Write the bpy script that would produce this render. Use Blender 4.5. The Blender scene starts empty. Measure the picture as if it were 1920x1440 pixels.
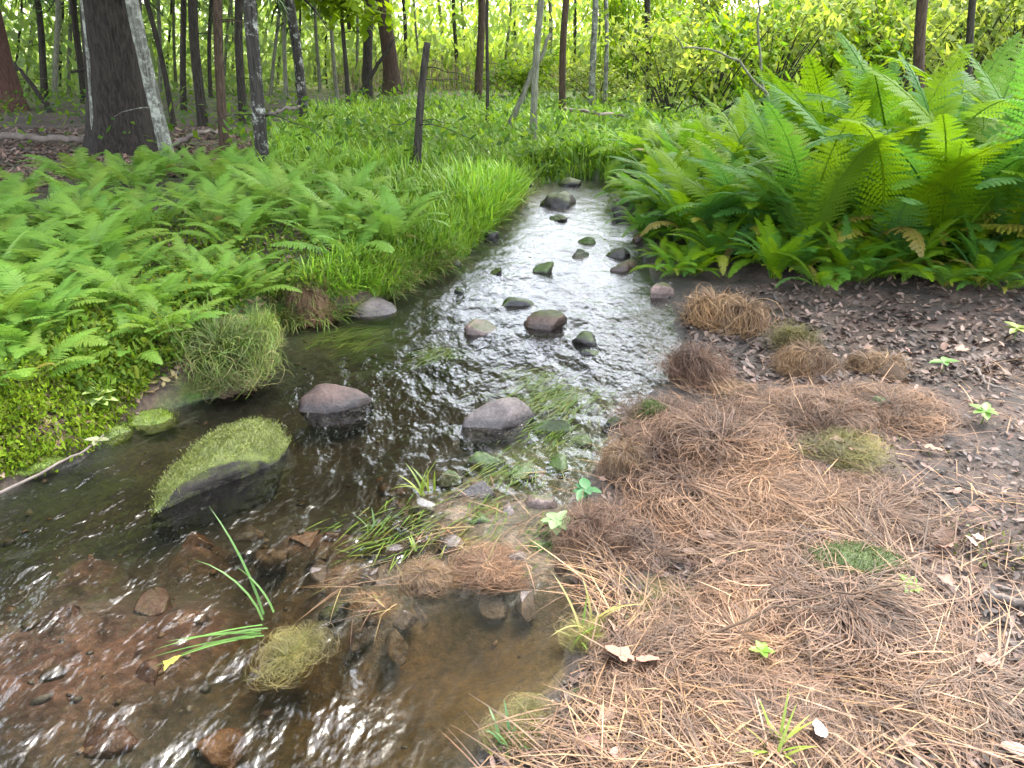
import bpy, math, random
import numpy as np
from mathutils import Vector, Matrix

rng = np.random.default_rng(11)
random.seed(11)
S = bpy.context.scene
COL = S.collection

# ------------------------------------------------------------------ camera, sky, sun, exposure
CAM_H, PITCH, F = 1.55, math.radians(24.7), 1413.0
cam_d = bpy.data.cameras.new('camera')
cam_d.sensor_width = 36.0
cam_d.lens = 36.0 * F / 1920.0
cam_d.clip_start, cam_d.clip_end = 0.05, 2000.0
cam = bpy.data.objects.new('camera', cam_d)
cam.location = (0, 0, CAM_H)
cam.rotation_euler = (math.pi / 2 - PITCH, 0, 0)
COL.objects.link(cam)
S.camera = cam

SUN_EL, SUN_AZ = math.radians(58), math.radians(35)
world = bpy.data.worlds.new('World')
S.world = world
world.use_nodes = True
wn = world.node_tree
wn.nodes.clear()
sky = wn.nodes.new('ShaderNodeTexSky')
sky.sky_type = 'NISHITA'
sky.sun_disc = False
sky.sun_elevation, sky.sun_rotation = SUN_EL, SUN_AZ
sky.air_density, sky.dust_density, sky.ozone_density = 1.0, 2.5, 1.0
hs = wn.nodes.new('ShaderNodeHueSaturation')
hs.inputs['Saturation'].default_value = 0.42          # thin white overcast
bg = wn.nodes.new('ShaderNodeBackground')
bg.inputs['Strength'].default_value = 0.15
wo = wn.nodes.new('ShaderNodeOutputWorld')
wn.links.new(sky.outputs[0], hs.inputs['Color'])
wn.links.new(hs.outputs[0], bg.inputs[0])
wn.links.new(bg.outputs[0], wo.inputs[0])

sun_d = bpy.data.lights.new('sun', 'SUN')
sun_d.energy, sun_d.angle, sun_d.color = 1.5, math.radians(20), (1.0, 0.95, 0.84)
sun = bpy.data.objects.new('sun', sun_d)
sv = Vector((math.sin(SUN_AZ) * math.cos(SUN_EL), math.cos(SUN_AZ) * math.cos(SUN_EL), math.sin(SUN_EL)))
sun.rotation_euler = sv.to_track_quat('Z', 'Y').to_euler()
COL.objects.link(sun)

S.view_settings.view_transform = 'Standard'
S.view_settings.look = 'None'
S.view_settings.exposure = 3.2
S.view_settings.gamma = 1.0
S.view_settings.use_curve_mapping = False
S.render.engine = 'CYCLES'
S.cycles.use_denoising = True
S.cycles.max_bounces = 8
S.cycles.transparent_max_bounces = 8
S.cycles.sample_clamp_indirect = 6.0

# ------------------------------------------------------------------ pixel <-> place
CP, SP = math.cos(PITCH), math.sin(PITCH)

def ray(px, py):
    cx = (np.asarray(px, float) - 960) / F
    cy = -(np.asarray(py, float) - 720) / F
    return cx, CP + cy * SP, -SP + cy * CP

def at(px, py, z=0.0):
    dx, dy, dz = ray(px, py)
    t = (z - CAM_H) / np.minimum(dz, -1e-3)
    return dx * t, dy * t, t

# ------------------------------------------------------------------ noise
def h2(ix, iy, s):
    v = np.sin(ix * 127.1 + iy * 311.7 + s * 74.7) * 43758.5453
    return v - np.floor(v)

def vn(x, y, s=0):
    xi, yi = np.floor(x), np.floor(y)
    fx, fy = x - xi, y - yi
    fx, fy = fx * fx * (3 - 2 * fx), fy * fy * (3 - 2 * fy)
    a, b = h2(xi, yi, s), h2(xi + 1, yi, s)
    c, d = h2(xi, yi + 1, s), h2(xi + 1, yi + 1, s)
    return (a + (b - a) * fx) * (1 - fy) + (c + (d - c) * fx) * fy

def fbm(x, y, s=0, o=4):
    r, a, t = 0, 0.5, 0
    for k in range(o):
        r = r + a * vn(x, y, s + k); t += a
        x, y, a = x * 2.03 + 5.1, y * 2.03 + 1.7, a * 0.5
    return r / t - 0.5

def vn3(p, s=0):
    r = 0
    g = np.random.default_rng(int(s * 1000) % 99991 + 1)
    for k in range(6):
        d = g.normal(size=3); d /= np.linalg.norm(d)
        r = r + np.sin(p @ d * g.uniform(0.7, 1.5) * 2.2 + g.uniform(0, 6.28))
    return r / 6

def sstep(a, b, x):
    t = np.clip((x - a) / (b - a), 0, 1)
    return t * t * (3 - 2 * t)

# ------------------------------------------------------------------ stream outline
LEFT_PX = [(1105, 333), (1000, 345), (965, 390), (905, 450), (850, 492), (770, 530), (715, 572), (620, 598), (520, 612),
           (490, 680), (420, 745), (300, 770), (240, 800), (150, 865), (0, 925)]
RIGHT_PX = [(1140, 340), (1185, 425), (1215, 500), (1255, 560), (1272, 620), (1268, 715), (1185, 770), (1150, 830), (1095, 900),
            (1060, 990), (1045, 1050), (1140, 1145), (1075, 1200), (1050, 1285), (965, 1325), (915, 1390), (895, 1440)]
def chain(px, ext):
    a = np.array(px, float)
    x, y, _ = at(a[:, 0], a[:, 1], 0.0)
    return np.concatenate([np.stack([x, y], 1), np.array(ext, float)])
LCH = chain(LEFT_PX, [(-2.6, 1.75), (-4.2, 0.9), (-7.0, -0.3)])
RCH = chain(RIGHT_PX, [(-0.25, 0.75), (-1.2, -0.2), (-4.0, -2.2), (-7.0, -4.0)])
POLY = np.concatenate([LCH[::-1], RCH])

def seg_d(x, y, ch, closed=False):
    d = np.full(x.shape, 1e9)
    n = len(ch)
    for i in range(n if closed else n - 1):
        ax, ay = ch[i]; bx, by = ch[(i + 1) % n]
        ex, ey = bx - ax, by - ay
        t = np.clip(((x - ax) * ex + (y - ay) * ey) / (ex * ex + ey * ey + 1e-12), 0, 1)
        d = np.minimum(d, (x - ax - t * ex) ** 2 + (y - ay - t * ey) ** 2)
    return np.sqrt(d)

def inside(x, y, ch):
    r = np.zeros(x.shape, bool)
    n = len(ch)
    for i in range(n):
        ax, ay = ch[i]; bx, by = ch[(i + 1) % n]
        c = ((ay > y) != (by > y)) & (x < (bx - ax) * (y - ay) / (by - ay + 1e-12) + ax)
        r ^= c
    return r

# shallow humps of the bed (px, py, radius m, top z)
HUMPS = [(790, 1085, .14, .012), (700, 1130, .12, .0), (640, 1085, .12, .0), (930, 1000, .2, .010), (1000, 950, .16, .015),
         (885, 915, .14, .008), (985, 1060, .14, .012), (850, 960, .16, .004), (1040, 730, .22, -.02), (960, 860, .22, -.012),
         (1050, 830, .22, -.01), (100, 1190, .30, -.025), (40, 1290, .34, -.03), (180, 1300, .3, -.04), (250, 1380, .3, -.06),
         (560, 990, .13, -.03), (640, 990, .1, -.04), (150, 1040, .1, -.03), (360, 1000, .09, -.04), (350, 1150, .14, -.035),
         (640, 625, .3, -.02), (830, 645, .16, -.015), (1085, 1300, .1, .02), (560, 620, .22, -.02)]
HX, HY, _ = at(np.array([h[0] for h in HUMPS]), np.array([h[1] for h in HUMPS]), 0.0)

def terrain(x, y, full=False):
    x = np.asarray(x, float); y = np.asarray(y, float)
    # wobble so that the outline is not a set of straight lines
    wx = x + 0.10 * fbm(x * 3.1, y * 3.1, 3, 3)
    wy = y + 0.10 * fbm(x * 3.1 + 40, y * 3.1, 5, 3)
    dl, dr = seg_d(wx, wy, LCH), seg_d(wx, wy, RCH)
    ins = inside(wx, wy, POLY)
    d = np.minimum(dl, dr)
    side = sstep(-0.35, 0.35, (dr - dl) / (dr + dl + 1e-6))      # 1 = left bank
    dist = np.hypot(x, y)
    calm = 1 - sstep(18, 40, dist)
    hl = 0.20 * (1 - np.exp(-d / 0.13)) + 0.09 * (1 - np.exp(-d / 1.2))
    hl = hl + calm * (0.10 * fbm(x * 1.3, y * 1.3, 7) + 0.06 * fbm(x * 4, y * 4, 8)) * sstep(0, .5, d)
    hr = 0.035 * (1 - np.exp(-d / 0.05)) + 0.045 * np.minimum(d, 3.5)
    hr = hr + calm * (0.07 * fbm(x * 1.6, y * 1.6, 9) + 0.06 * fbm(x * 5, y * 5, 10)) * sstep(0, .4, d)
    far = 0.24
    out = hl * side + hr * (1 - side)
    out = out * (1 - sstep(14, 26, dist)) + far * sstep(14, 26, dist)
    bed = -0.17 * (1 - np.exp(-d / 0.22)) + 0.05 * fbm(x * 3, y * 3, 12) * sstep(0, .2, d) + 0.02 * fbm(x * 9, y * 9, 13)
    for (px, py, r, top), cx, cy in zip(HUMPS, HX, HY):
        g = np.exp(-((x - cx) ** 2 + (y - cy) ** 2) / (r * r))
        bed = bed * (1 - g) + top * g
    h = np.where(ins, np.minimum(bed, 0.03), np.maximum(out, 0.012))
    if full:
        return h, np.where(ins, -d, d), side
    return h

def ground_at(px, py):
    z = np.full(np.shape(px), 0.1) if np.ndim(px) else np.array(0.1)
    for _ in range(7):
        x, y, t = at(px, py, z)
        z = 0.5 * z + 0.5 * terrain(x, y)
    x, y, t = at(px, py, z)
    return x, y, terrain(x, y), t

# ------------------------------------------------------------------ mesh helpers
def mesh_np(name, V, T=None, Q=None, col=None, smooth=False, mat=None):
    V = np.asarray(V, np.float32).reshape(-1, 3)
    T = np.zeros((0, 3), int) if T is None else np.asarray(T, int).reshape(-1, 3)
    Q = np.zeros((0, 4), int) if Q is None else np.asarray(Q, int).reshape(-1, 4)
    me = bpy.data.meshes.new(name)
    me.vertices.add(len(V)); me.vertices.foreach_set('co', V.ravel())
    idx = np.concatenate([T.ravel(), Q.ravel()]).astype(np.int32)
    me.loops.add(len(idx)); me.loops.foreach_set('vertex_index', idx)
    starts = np.concatenate([np.arange(len(T)) * 3, len(T) * 3 + np.arange(len(Q)) * 4]).astype(np.int32)
    me.polygons.add(len(starts)); me.polygons.foreach_set('loop_start', starts)
    if smooth:
        me.polygons.foreach_set('use_smooth', np.ones(len(starts), bool))
    if col is not None:
        a = me.color_attributes.new('Col', 'FLOAT_COLOR', 'POINT')
        c = np.ones((len(V), 4), np.float32); c[:, :3] = col
        a.data.foreach_set('color', c.ravel())
    me.update(calc_edges=True); me.validate()
    if mat: me.materials.append(mat)
    return me

def obj(name, me, parent=None, loc=(0, 0, 0), rot=(0, 0, 0), scale=(1, 1, 1), label=None, cat=None, group=None, kind=None):
    o = bpy.data.objects.new(name, me)
    COL.objects.link(o)
    o.location, o.rotation_euler, o.scale = loc, rot, scale
    if parent: o.parent = parent
    if label: o['label'] = label
    if cat: o['category'] = cat
    if group: o['group'] = group
    if kind: o['kind'] = kind
    return o

class Acc:
    def __init__(s): s.V, s.T, s.Q, s.C, s.n = [], [], [], [], 0
    def add(s, V, T=None, Q=None, C=None):
        V = np.asarray(V, float).reshape(-1, 3)
        s.V.append(V)
        if T is not None: s.T.append(np.asarray(T, int).reshape(-1, 3) + s.n)
        if Q is not None: s.Q.append(np.asarray(Q, int).reshape(-1, 4) + s.n)
        if C is not None: s.C.append(np.broadcast_to(np.asarray(C, float), (len(V), 3)))
        s.n += len(V)
    def mesh(s, name, mat, smooth=False):
        return mesh_np(name, np.concatenate(s.V), np.concatenate(s.T) if s.T else None, np.concatenate(s.Q) if s.Q else None,
                       np.concatenate(s.C) if s.C else None, smooth, mat)

def tube(P, R, sides=8, rough=0.0, seed=0, flare=None):
    P = np.asarray(P, float); n = len(P); R = np.asarray(R, float)
    g = np.random.default_rng(seed)
    Tn = np.gradient(P, axis=0); Tn /= np.linalg.norm(Tn, axis=1)[:, None] + 1e-9
    ref = np.array([1.0, 0.03, 0.02]) if abs(Tn[0][0]) < 0.8 else np.array([0.02, 0.03, 1.0])
    A = np.cross(Tn, ref); A /= np.linalg.norm(A, axis=1)[:, None] + 1e-9
    B = np.cross(Tn, A)
    th = np.arange(sides) / sides * 2 * np.pi
    rad = R[:, None] * np.ones((n, sides))
    if rough:
        ph = g.uniform(0, 6.28, 3)
        rad *= 1 + rough * (np.sin(th * 3 + ph[0])[None] + np.sin(th * 5 + ph[1])[None] * .7 + g.normal(size=(n, sides)) * .5)
    V = P[:, None, :] + rad[..., None] * (np.cos(th)[None, :, None] * A[:, None, :] + np.sin(th)[None, :, None] * B[:, None, :])
    i = np.arange(n - 1)[:, None] * sides; j = np.arange(sides)[None]
    jn = (j + 1) % sides
    Q = np.stack([i + j, i + jn, i + sides + jn, i + sides + j], -1).reshape(-1, 4)
    V = np.concatenate([V.reshape(-1, 3), P[:1], P[-1:]])
    a, b = n * sides, n * sides + 1
    jj = np.arange(sides)
    T = np.concatenate([np.stack([np.full(sides, a), (jj + 1) % sides, jj], 1),
                        np.stack([np.full(sides, b), (n - 1) * sides + jj, (n - 1) * sides + (jj + 1) % sides], 1)])
    return V, T, Q

# ------------------------------------------------------------------ materials
def newmat(name):
    m = bpy.data.materials.new(name); m.use_nodes = True
    nt = m.node_tree; nt.nodes.clear()
    out = nt.nodes.new('ShaderNodeOutputMaterial')
    return m, nt, out

def N(nt, t, **kw):
    n = nt.nodes.new(t)
    for k, v in kw.items():
        if k in n.inputs: n.inputs[k].default_value = v
        else: setattr(n, k, v)
    return n

def ramp(nt, fac, stops):
    r = nt.nodes.new('ShaderNodeValToRGB')
    e = r.color_ramp.elements
    while len(e) < len(stops): e.new(0.5)
    for k, (p, c) in enumerate(stops):
        e[k].position = p; e[k].color = (*c, 1)
    nt.links.new(fac, r.inputs[0])
    return r.outputs[0]

def noise(nt, scale, detail=4, rough=0.6, vec=None, w=None):
    n = N(nt, 'ShaderNodeTexNoise', Scale=scale, Detail=detail, Roughness=rough)
    if vec is not None: nt.links.new(vec, n.inputs['Vector'])
    return n.outputs['Fac']

def mixc(nt, fac, a, b, mode='MIX'):
    m = nt.nodes.new('ShaderNodeMix'); m.data_type = 'RGBA'; m.blend_type = mode
    for sock, v in ((m.inputs[0], fac), (m.inputs[6], a), (m.inputs[7], b)):
        if isinstance(v, (int, float)): sock.default_value = v
        elif isinstance(v, tuple): sock.default_value = (*v, 1)
        else: nt.links.new(v, sock)
    return m.outputs[2]

def leaf_mat(name, cols=None, attr=False, trans=0.4, rough=0.45, tint=(1.15, 1.1, 0.6), spec=0.4, var=0.35):
    """thin leaf: diffuse + translucent; colour by object or by the leaf's own attribute"""
    m, nt, out = newmat(name)
    if attr:
        c = N(nt, 'ShaderNodeAttribute', attribute_name='Col').outputs['Color']
        if name == 'dry_straw':         # every tussock bleached or rotted to its own degree
            oi = nt.nodes.new('ShaderNodeObjectInfo'); gp = nt.nodes.new('ShaderNodeNewGeometry')
            c = mixc(nt, 1.0, c, ramp(nt, oi.outputs['Random'], [(0, (.76, .72, .70)), (.5, (.95, .95, .95)), (1, (1.2, 1.16, 1.05))]), 'MULTIPLY')
            c = mixc(nt, 1.0, c, ramp(nt, noise(nt, 3.2, 5, .7, gp.outputs['Position']), [(.36, (.45, .42, .42)), (.52, (1, 1, 1)), (.68, (1.25, 1.2, 1.05))]), 'MULTIPLY')
    else:
        oi = nt.nodes.new('ShaderNodeObjectInfo')
        c = ramp(nt, oi.outputs['Random'], [(i / max(1, len(cols) - 1), k) for i, k in enumerate(cols)])
        tc = nt.nodes.new('ShaderNodeTexCoord')
        nz = noise(nt, 5.0, 3, 0.6, tc.outputs['Object'])
        mr = N(nt, 'ShaderNodeMapRange'); mr.inputs[3].default_value = 1 - var; mr.inputs[4].default_value = 1 + var
        nt.links.new(nz, mr.inputs[0])
        c = mixc(nt, 1.0, c, mr.outputs[0], 'MULTIPLY')
    p = N(nt, 'ShaderNodeBsdfPrincipled', Roughness=rough)
    p.inputs['Specular IOR Level'].default_value = spec
    nt.links.new(c, p.inputs['Base Color'])
    tr = nt.nodes.new('ShaderNodeBsdfTranslucent')
    nt.links.new(mixc(nt, 1.0, c, tint, 'MULTIPLY'), tr.inputs['Color'])
    ms = nt.nodes.new('ShaderNodeMixShader'); ms.inputs[0].default_value = trans
    nt.links.new(p.outputs[0], ms.inputs[1]); nt.links.new(tr.outputs[0], ms.inputs[2])
    nt.links.new(ms.outputs[0], out.inputs[0])
    return m

def solid_mat(name, attr=True, col=(0.1, 0.1, 0.1), rough=0.8, spec=0.3, nscale=12, var=0.4, bump=0.3, bscale=40, obj_rand=None):
    m, nt, out = newmat(name)
    tc = nt.nodes.new('ShaderNodeTexCoord')
    if attr: c = N(nt, 'ShaderNodeAttribute', attribute_name='Col').outputs['Color']
    elif obj_rand:
        oi = nt.nodes.new('ShaderNodeObjectInfo')
        c = ramp(nt, oi.outputs['Random'], [(i / max(1, len(obj_rand) - 1), k) for i, k in enumerate(obj_rand)])
    else:
        c = N(nt, 'ShaderNodeRGB').outputs[0]; c.default_value = (*col, 1)
    nz = noise(nt, nscale, 5, 0.65, tc.outputs['Object'])
    mr = N(nt, 'ShaderNodeMapRange'); mr.inputs[1].default_value = .25; mr.inputs[2].default_value = .75
    mr.inputs[3].default_value = 1 - var; mr.inputs[4].default_value = 1 + var
    nt.links.new(nz, mr.inputs[0])
    c = mixc(nt, 1.0, c, mr.outputs[0], 'MULTIPLY')
    p = N(nt, 'ShaderNodeBsdfPrincipled', Roughness=rough)
    p.inputs['Specular IOR Level'].default_value = spec
    nt.links.new(c, p.inputs['Base Color'])
    if bump:
        b = N(nt, 'ShaderNodeBump', Strength=bump, Distance=0.02)
        nt.links.new(noise(nt, bscale, 5, 0.7, tc.outputs['Object']), b.inputs['Height'])
        nt.links.new(b.outputs[0], p.inputs['Normal'])
    nt.links.new(p.outputs[0], out.inputs[0])
    return m

def bark_mat(name, dark, light, patch=None, patch_amt=0.5, vscale=1.0):
    m, nt, out = newmat(name)
    tc = nt.nodes.new('ShaderNodeTexCoord')
    mp = N(nt, 'ShaderNodeMapping'); mp.inputs['Scale'].default_value = (26, 26, 4.5 * vscale)
    nt.links.new(tc.outputs['Object'], mp.inputs[0])
    nz = noise(nt, 1.6, 6, 0.7, mp.outputs[0])
    c = ramp(nt, nz, [(0.36, dark), (0.62, light)])
    if patch:
        pz = noise(nt, 9.0, 6, 0.75, tc.outputs['Object'])
        f = ramp(nt, pz, [(1 - patch_amt - .06, (0, 0, 0)), (1 - patch_amt + .06, (1, 1, 1))])
        c = mixc(nt, f, c, patch)
    p = N(nt, 'ShaderNodeBsdfPrincipled', Roughness=0.9)
    p.inputs['Specular IOR Level'].default_value = 0.2
    nt.links.new(c, p.inputs['Base Color'])
    b = N(nt, 'ShaderNodeBump', Strength=0.8, Distance=0.03)
    nt.links.new(nz, b.inputs['Height']); nt.links.new(b.outputs[0], p.inputs['Normal'])
    nt.links.new(p.outputs[0], out.inputs[0])
    return m

def rock_mat(name, c1, c2, moss=None, amt=0.0, wet=0.05):
    m, nt, out = newmat(name)
    tc = nt.nodes.new('ShaderNodeTexCoord'); geo = nt.nodes.new('ShaderNodeNewGeometry')
    nz = noise(nt, 7.0, 7, 0.68, geo.outputs['Position'])
    c = ramp(nt, nz, [(0.35, c1), (0.62, c2)])
    sp = noise(nt, 60.0, 3, 0.7, geo.outputs['Position'])
    c = mixc(nt, 0.5, c, ramp(nt, sp, [(0.4, (.55, .55, .55)), (0.6, (1.3, 1.3, 1.3))]), 'MULTIPLY')
    sx = nt.nodes.new('ShaderNodeSeparateXYZ'); nt.links.new(geo.outputs['Position'], sx.inputs[0])
    rgh = N(nt, 'ShaderNodeMapRange'); rgh.inputs[1].default_value = wet * .4; rgh.inputs[2].default_value = wet
    rgh.inputs[3].default_value = 0.18; rgh.inputs[4].default_value = 0.6
    nt.links.new(sx.outputs[2], rgh.inputs[0])
    wetc = N(nt, 'ShaderNodeMapRange'); wetc.inputs[1].default_value = wet * .5; wetc.inputs[2].default_value = wet
    wetc.inputs[3].default_value = 0.42; wetc.inputs[4].default_value = 1.0
    nt.links.new(sx.outputs[2], wetc.inputs[0])
    c = mixc(nt, 1.0, c, wetc.outputs[0], 'MULTIPLY')
    if moss:
        sn = nt.nodes.new('ShaderNodeSeparateXYZ'); nt.links.new(geo.outputs['Normal'], sn.inputs[0])
        mz = noise(nt, 9.0, 7, 0.72, geo.outputs['Position'])
        ad = N(nt, 'ShaderNodeMath', operation='ADD'); nt.links.new(sn.outputs[2], ad.inputs[0]); nt.links.new(mz, ad.inputs[1])
        th = 1.35 - amt
        f = ramp(nt, ad.outputs[0], [(0, (0, 0, 0)), (1, (1, 1, 1))])
        mr = N(nt, 'ShaderNodeMapRange'); mr.inputs[1].default_value = th - .14; mr.inputs[2].default_value = th + .18
        nt.links.new(ad.outputs[0], mr.inputs[0])
        mc = ramp(nt, noise(nt, 22, 5, .7, geo.outputs['Position']), [(0.3, tuple(x * .45 for x in moss)), (0.65, moss)])
        c = mixc(nt, mr.outputs[0], c, mc)
    p = N(nt, 'ShaderNodeBsdfPrincipled')
    nt.links.new(c, p.inputs['Base Color']); nt.links.new(rgh.outputs[0], p.inputs['Roughness'])
    b = N(nt, 'ShaderNodeBump', Strength=0.6, Distance=0.02)
    nt.links.new(noise(nt, 28, 7, 0.7, geo.outputs['Position']), b.inputs['Height']); nt.links.new(b.outputs[0], p.inputs['Normal'])
    nt.links.new(p.outputs[0], out.inputs[0])
    return m

M_FERN_R = leaf_mat('tall_fern_leaf', [(.075, .20, .04), (.10, .24, .025), (.15, .28, .008), (.185, .30, .006), (.09, .23, .07)], trans=.55, spec=.2)
M_FERN_L = leaf_mat('low_fern_leaf', [(.125, .26, .040), (.155, .29, .046), (.17, .295, .045), (.19, .285, .045)], trans=.45, spec=.2, tint=(1.1, 1.1, .7))
M_FERN_DRY = leaf_mat('dry_fern_leaf', [(.20, .24, .02), (.26, .25, .03), (.18, .14, .03)], trans=.3)
M_BLADE = leaf_mat('grass_blade', attr=True, trans=.35, tint=(1.1, 1.1, .6))
M_STRAW = leaf_mat('dry_straw', attr=True, trans=.15, rough=.6, tint=(1, .9, .7))
M_LEAF = leaf_mat('tree_leaf', attr=True, trans=.5, rough=.65, spec=.12, tint=(1.2, 1.15, .5))
M_NEEDLE = leaf_mat('conifer_needle', attr=True, trans=.25, tint=(1, 1, .7))
M_STEM = solid_mat('green_stem', attr=False, col=(.07, .12, .02), rough=.6, bump=0)
M_BROWNSTEM = solid_mat('brown_stem', attr=False, col=(.08, .05, .03), rough=.8, bump=.2)
M_TWIG = solid_mat('grey_twig', attr=False, col=(.16, .13, .11), rough=.85, bump=.4)
M_PALETWIG = solid_mat('pale_twig', attr=False, col=(.5, .44, .36), rough=.8, bump=.3)
M_MUD = solid_mat('sod', attr=False, col=(.07, .045, .028), rough=.9, bump=.8, bscale=30)
M_DEADLEAF = leaf_mat('dead_leaf', [(.16, .09, .06), (.28, .17, .12), (.34, .2, .16), (.2, .13, .09), (.12, .07, .05)], trans=.12, rough=.55, tint=(1, .8, .6))
M_FLAKE = leaf_mat('litter_flake', attr=True, trans=.1, rough=.6, tint=(1, .85, .7))
M_PEBBLE = solid_mat('pebble', attr=True, rough=.5, nscale=30, var=.3, bump=.3)

# ------------------------------------------------------------------ ground sheet
def graded(lo, fine0, fine1, hi, step, grow=1.12):
    a = list(np.arange(fine0, fine1 + 1e-6, step))
    s, v = step, a[-1]
    while v < hi: s *= grow; v += s; a.append(min(v, hi))
    s, v = step, fine0; pre = []
    while v > lo: s *= grow; v -= s; pre.append(max(v, lo))
    return np.array(pre[::-1] + a)

gx = graded(-600, -3.4, 3.0, 600, 0.028, 1.06)
gy = graded(-40, 0.7, 8.6, 1200, 0.028, 1.05)
GX, GY = np.meshgrid(gx, gy)
h, sd, side = terrain(GX.ravel(), GY.ravel(), True)
x, y = GX.ravel(), GY.ravel()
dist = np.hypot(x, y)

def lerp(a, b, t): return a + (b - a) * t[:, None]
C = lambda r, g, b: np.array([[r, g, b]])
n1, n2, n3 = fbm(x * 2.2, y * 2.2, 21), fbm(x * 7, y * 7, 22), fbm(x * 23, y * 23, 23)
litter = lerp(C(.035, .024, .018), C(.095, .06, .044), sstep(-.2, .25, n2 + .5 * n3))
mud = lerp(C(.028, .022, .019), C(.06, .046, .038), sstep(-.2, .2, n2))
soil = lerp(C(.05, .036, .024), C(.10, .066, .045), sstep(-.25, .25, n2 + n3 * .6))
green = lerp(C(.05, .095, .012), C(.08, .15, .02), sstep(-.25, .25, n2))
meadow = lerp(C(.13, .18, .05), C(.2, .2, .09), sstep(-.2, .2, n1))
colr = lerp(mud, litter, sstep(.1, .7, sd + .6 * n1))
leftc = lerp(soil, green, sstep(-.05, .12, n1 + .3 * n2))
leftc = lerp(leftc, litter * .85, sstep(2.0, 3.4, -x - .32 * y + .6 * n1) * sstep(4.5, 6, y))
g = lerp(colr, leftc, side)
g = lerp(g, green, sstep(7.5, 9, y) * sstep(-1.5, 0, x))
g = lerp(g, meadow, sstep(17, 26, dist))
# stream bed: amber silt, dark gravel, reddish shoal at the near left
bed = lerp(C(.030, .040, .035), C(.070, .068, .052), sstep(-.2, .22, n1 + .5 * n2))
sx_, sy_, _ = at(90, 1230, 0)
red = np.exp(-(((x - sx_) / .38) ** 2 + ((y - sy_) / .26) ** 2)) + .9 * np.exp(-(((x - HX[19]) / .16) ** 2 + ((y - HY[19]) / .12) ** 2))
for k in (15, 16, 17, 18): red = red + .8 * np.exp(-(((x - HX[k]) / .11) ** 2 + ((y - HY[k]) / .08) ** 2))
bed = lerp(bed, lerp(C(.095, .05, .036), C(.19, .105, .075), sstep(-.2, .2, n3 + n2)), np.clip(red, 0, 1))
px_, py_, _ = at(880, 1220, 0)
pool = np.exp(-(((x - px_) / .5) ** 2 + ((y - py_) / .4) ** 2))
bed = lerp(bed, lerp(C(.075, .044, .005), C(.13, .078, .009), sstep(-.2, .2, n2)), np.clip(pool, 0, 1))
gm_ = np.zeros(len(x))
for k in (8, 20, 21, 9, 10): gm_ = np.maximum(gm_, np.exp(-(((x - HX[k]) ** 2 + (y - HY[k]) ** 2) / .06)))
bed = lerp(bed, C(.075, .10, .015), np.clip(gm_ * 1.2, 0, 1))
bar = np.zeros(len(x))
for k in range(0, 8): bar = np.maximum(bar, np.exp(-((x - HX[k]) ** 2 + (y - HY[k]) ** 2) / .05))
bed = lerp(bed, lerp(C(.10, .085, .05), C(.20, .15, .10), sstep(-.2, .2, n3 + n2)), np.clip(bar, 0, 1))
g = lerp(bed, g, sstep(-.02, .02, sd))
nx, ny = len(gx), len(gy)
i = (np.arange(ny - 1)[:, None] * nx + np.arange(nx - 1)[None]).ravel()
Qg = np.stack([i, i + 1, i + nx + 1, i + nx], 1)

m, nt, out = newmat('forest_floor')
at_ = N(nt, 'ShaderNodeAttribute', attribute_name='Col').outputs['Color']
geo = nt.nodes.new('ShaderNodeNewGeometry')
fn = noise(nt, 38, 8, .75, geo.outputs['Position'])
c = mixc(nt, 1.0, at_, ramp(nt, fn, [(.3, (.35, .35, .35)), (.5, (.9, .9, .9)), (.7, (1.7, 1.6, 1.5))]), 'MULTIPLY')
sx = nt.nodes.new('ShaderNodeSeparateXYZ'); nt.links.new(geo.outputs['Position'], sx.inputs[0])
mr = N(nt, 'ShaderNodeMapRange'); mr.inputs[1].default_value = .02; mr.inputs[2].default_value = .14
mr.inputs[3].default_value = .5; mr.inputs[4].default_value = .92; nt.links.new(sx.outputs[2], mr.inputs[0])
p = N(nt, 'ShaderNodeBsdfPrincipled'); nt.links.new(c, p.inputs['Base Color']); nt.links.new(mr.outputs[0], p.inputs['Roughness'])
b = N(nt, 'ShaderNodeBump', Strength=.9, Distance=.03); nt.links.new(fn, b.inputs['Height']); nt.links.new(b.outputs[0], p.inputs['Normal'])
nt.links.new(p.outputs[0], out.inputs[0])
ground = obj('ground', mesh_np('ground', np.stack([x, y, h], 1), None, Qg, g, True, m), kind='structure',
             label='damp forest floor with banks sloping to the stream')

# ------------------------------------------------------------------ water
wx = np.arange(-7, 1.6, .05); wy = np.arange(-3.0, 9.6, .05)
WX, WY = np.meshgrid(wx, wy); fx, fy = WX.ravel(), WY.ravel()
wh, wsd, _ = terrain(fx, fy, True)
def near(px, py, rx, ry):
    a, b_, _ = at(px, py, 0.0)
    return np.exp(-(((fx - a) / rx) ** 2 + ((fy - b_) / ry) ** 2))
rip = .85 - .08 * sstep(2.6, 3.6, fy) - .34 * sstep(3.8, 5.2, fy) + .35 * fbm(fx * 1.5, fy * 1.5, 31)
rip = rip + .35 * near(60, 1050, .5, .4)
rip = np.clip(rip, 0, 1.3)
calmp = np.clip(near(880, 1230, .42, .34) * 1.3 + near(600, 620, .5, .35), 0, 1)
rip = rip * (1 - .88 * calmp) 
rip = rip * (1 - .3 * near(640, 1310, .2, .2)) + .75 * near(640, 1310, .15, .17)
wz = .006 * rip * (np.sin(fx * 17 + 6 * fbm(fx * 3, fy * 3, 33)) * np.sin(fy * 23 + fx * 6 + 5 * fbm(fx * 4, fy * 4, 34)) + 2 * fbm(fx * 11, fy * 11, 35))
m, nt, out = newmat('stream_water')
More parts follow.
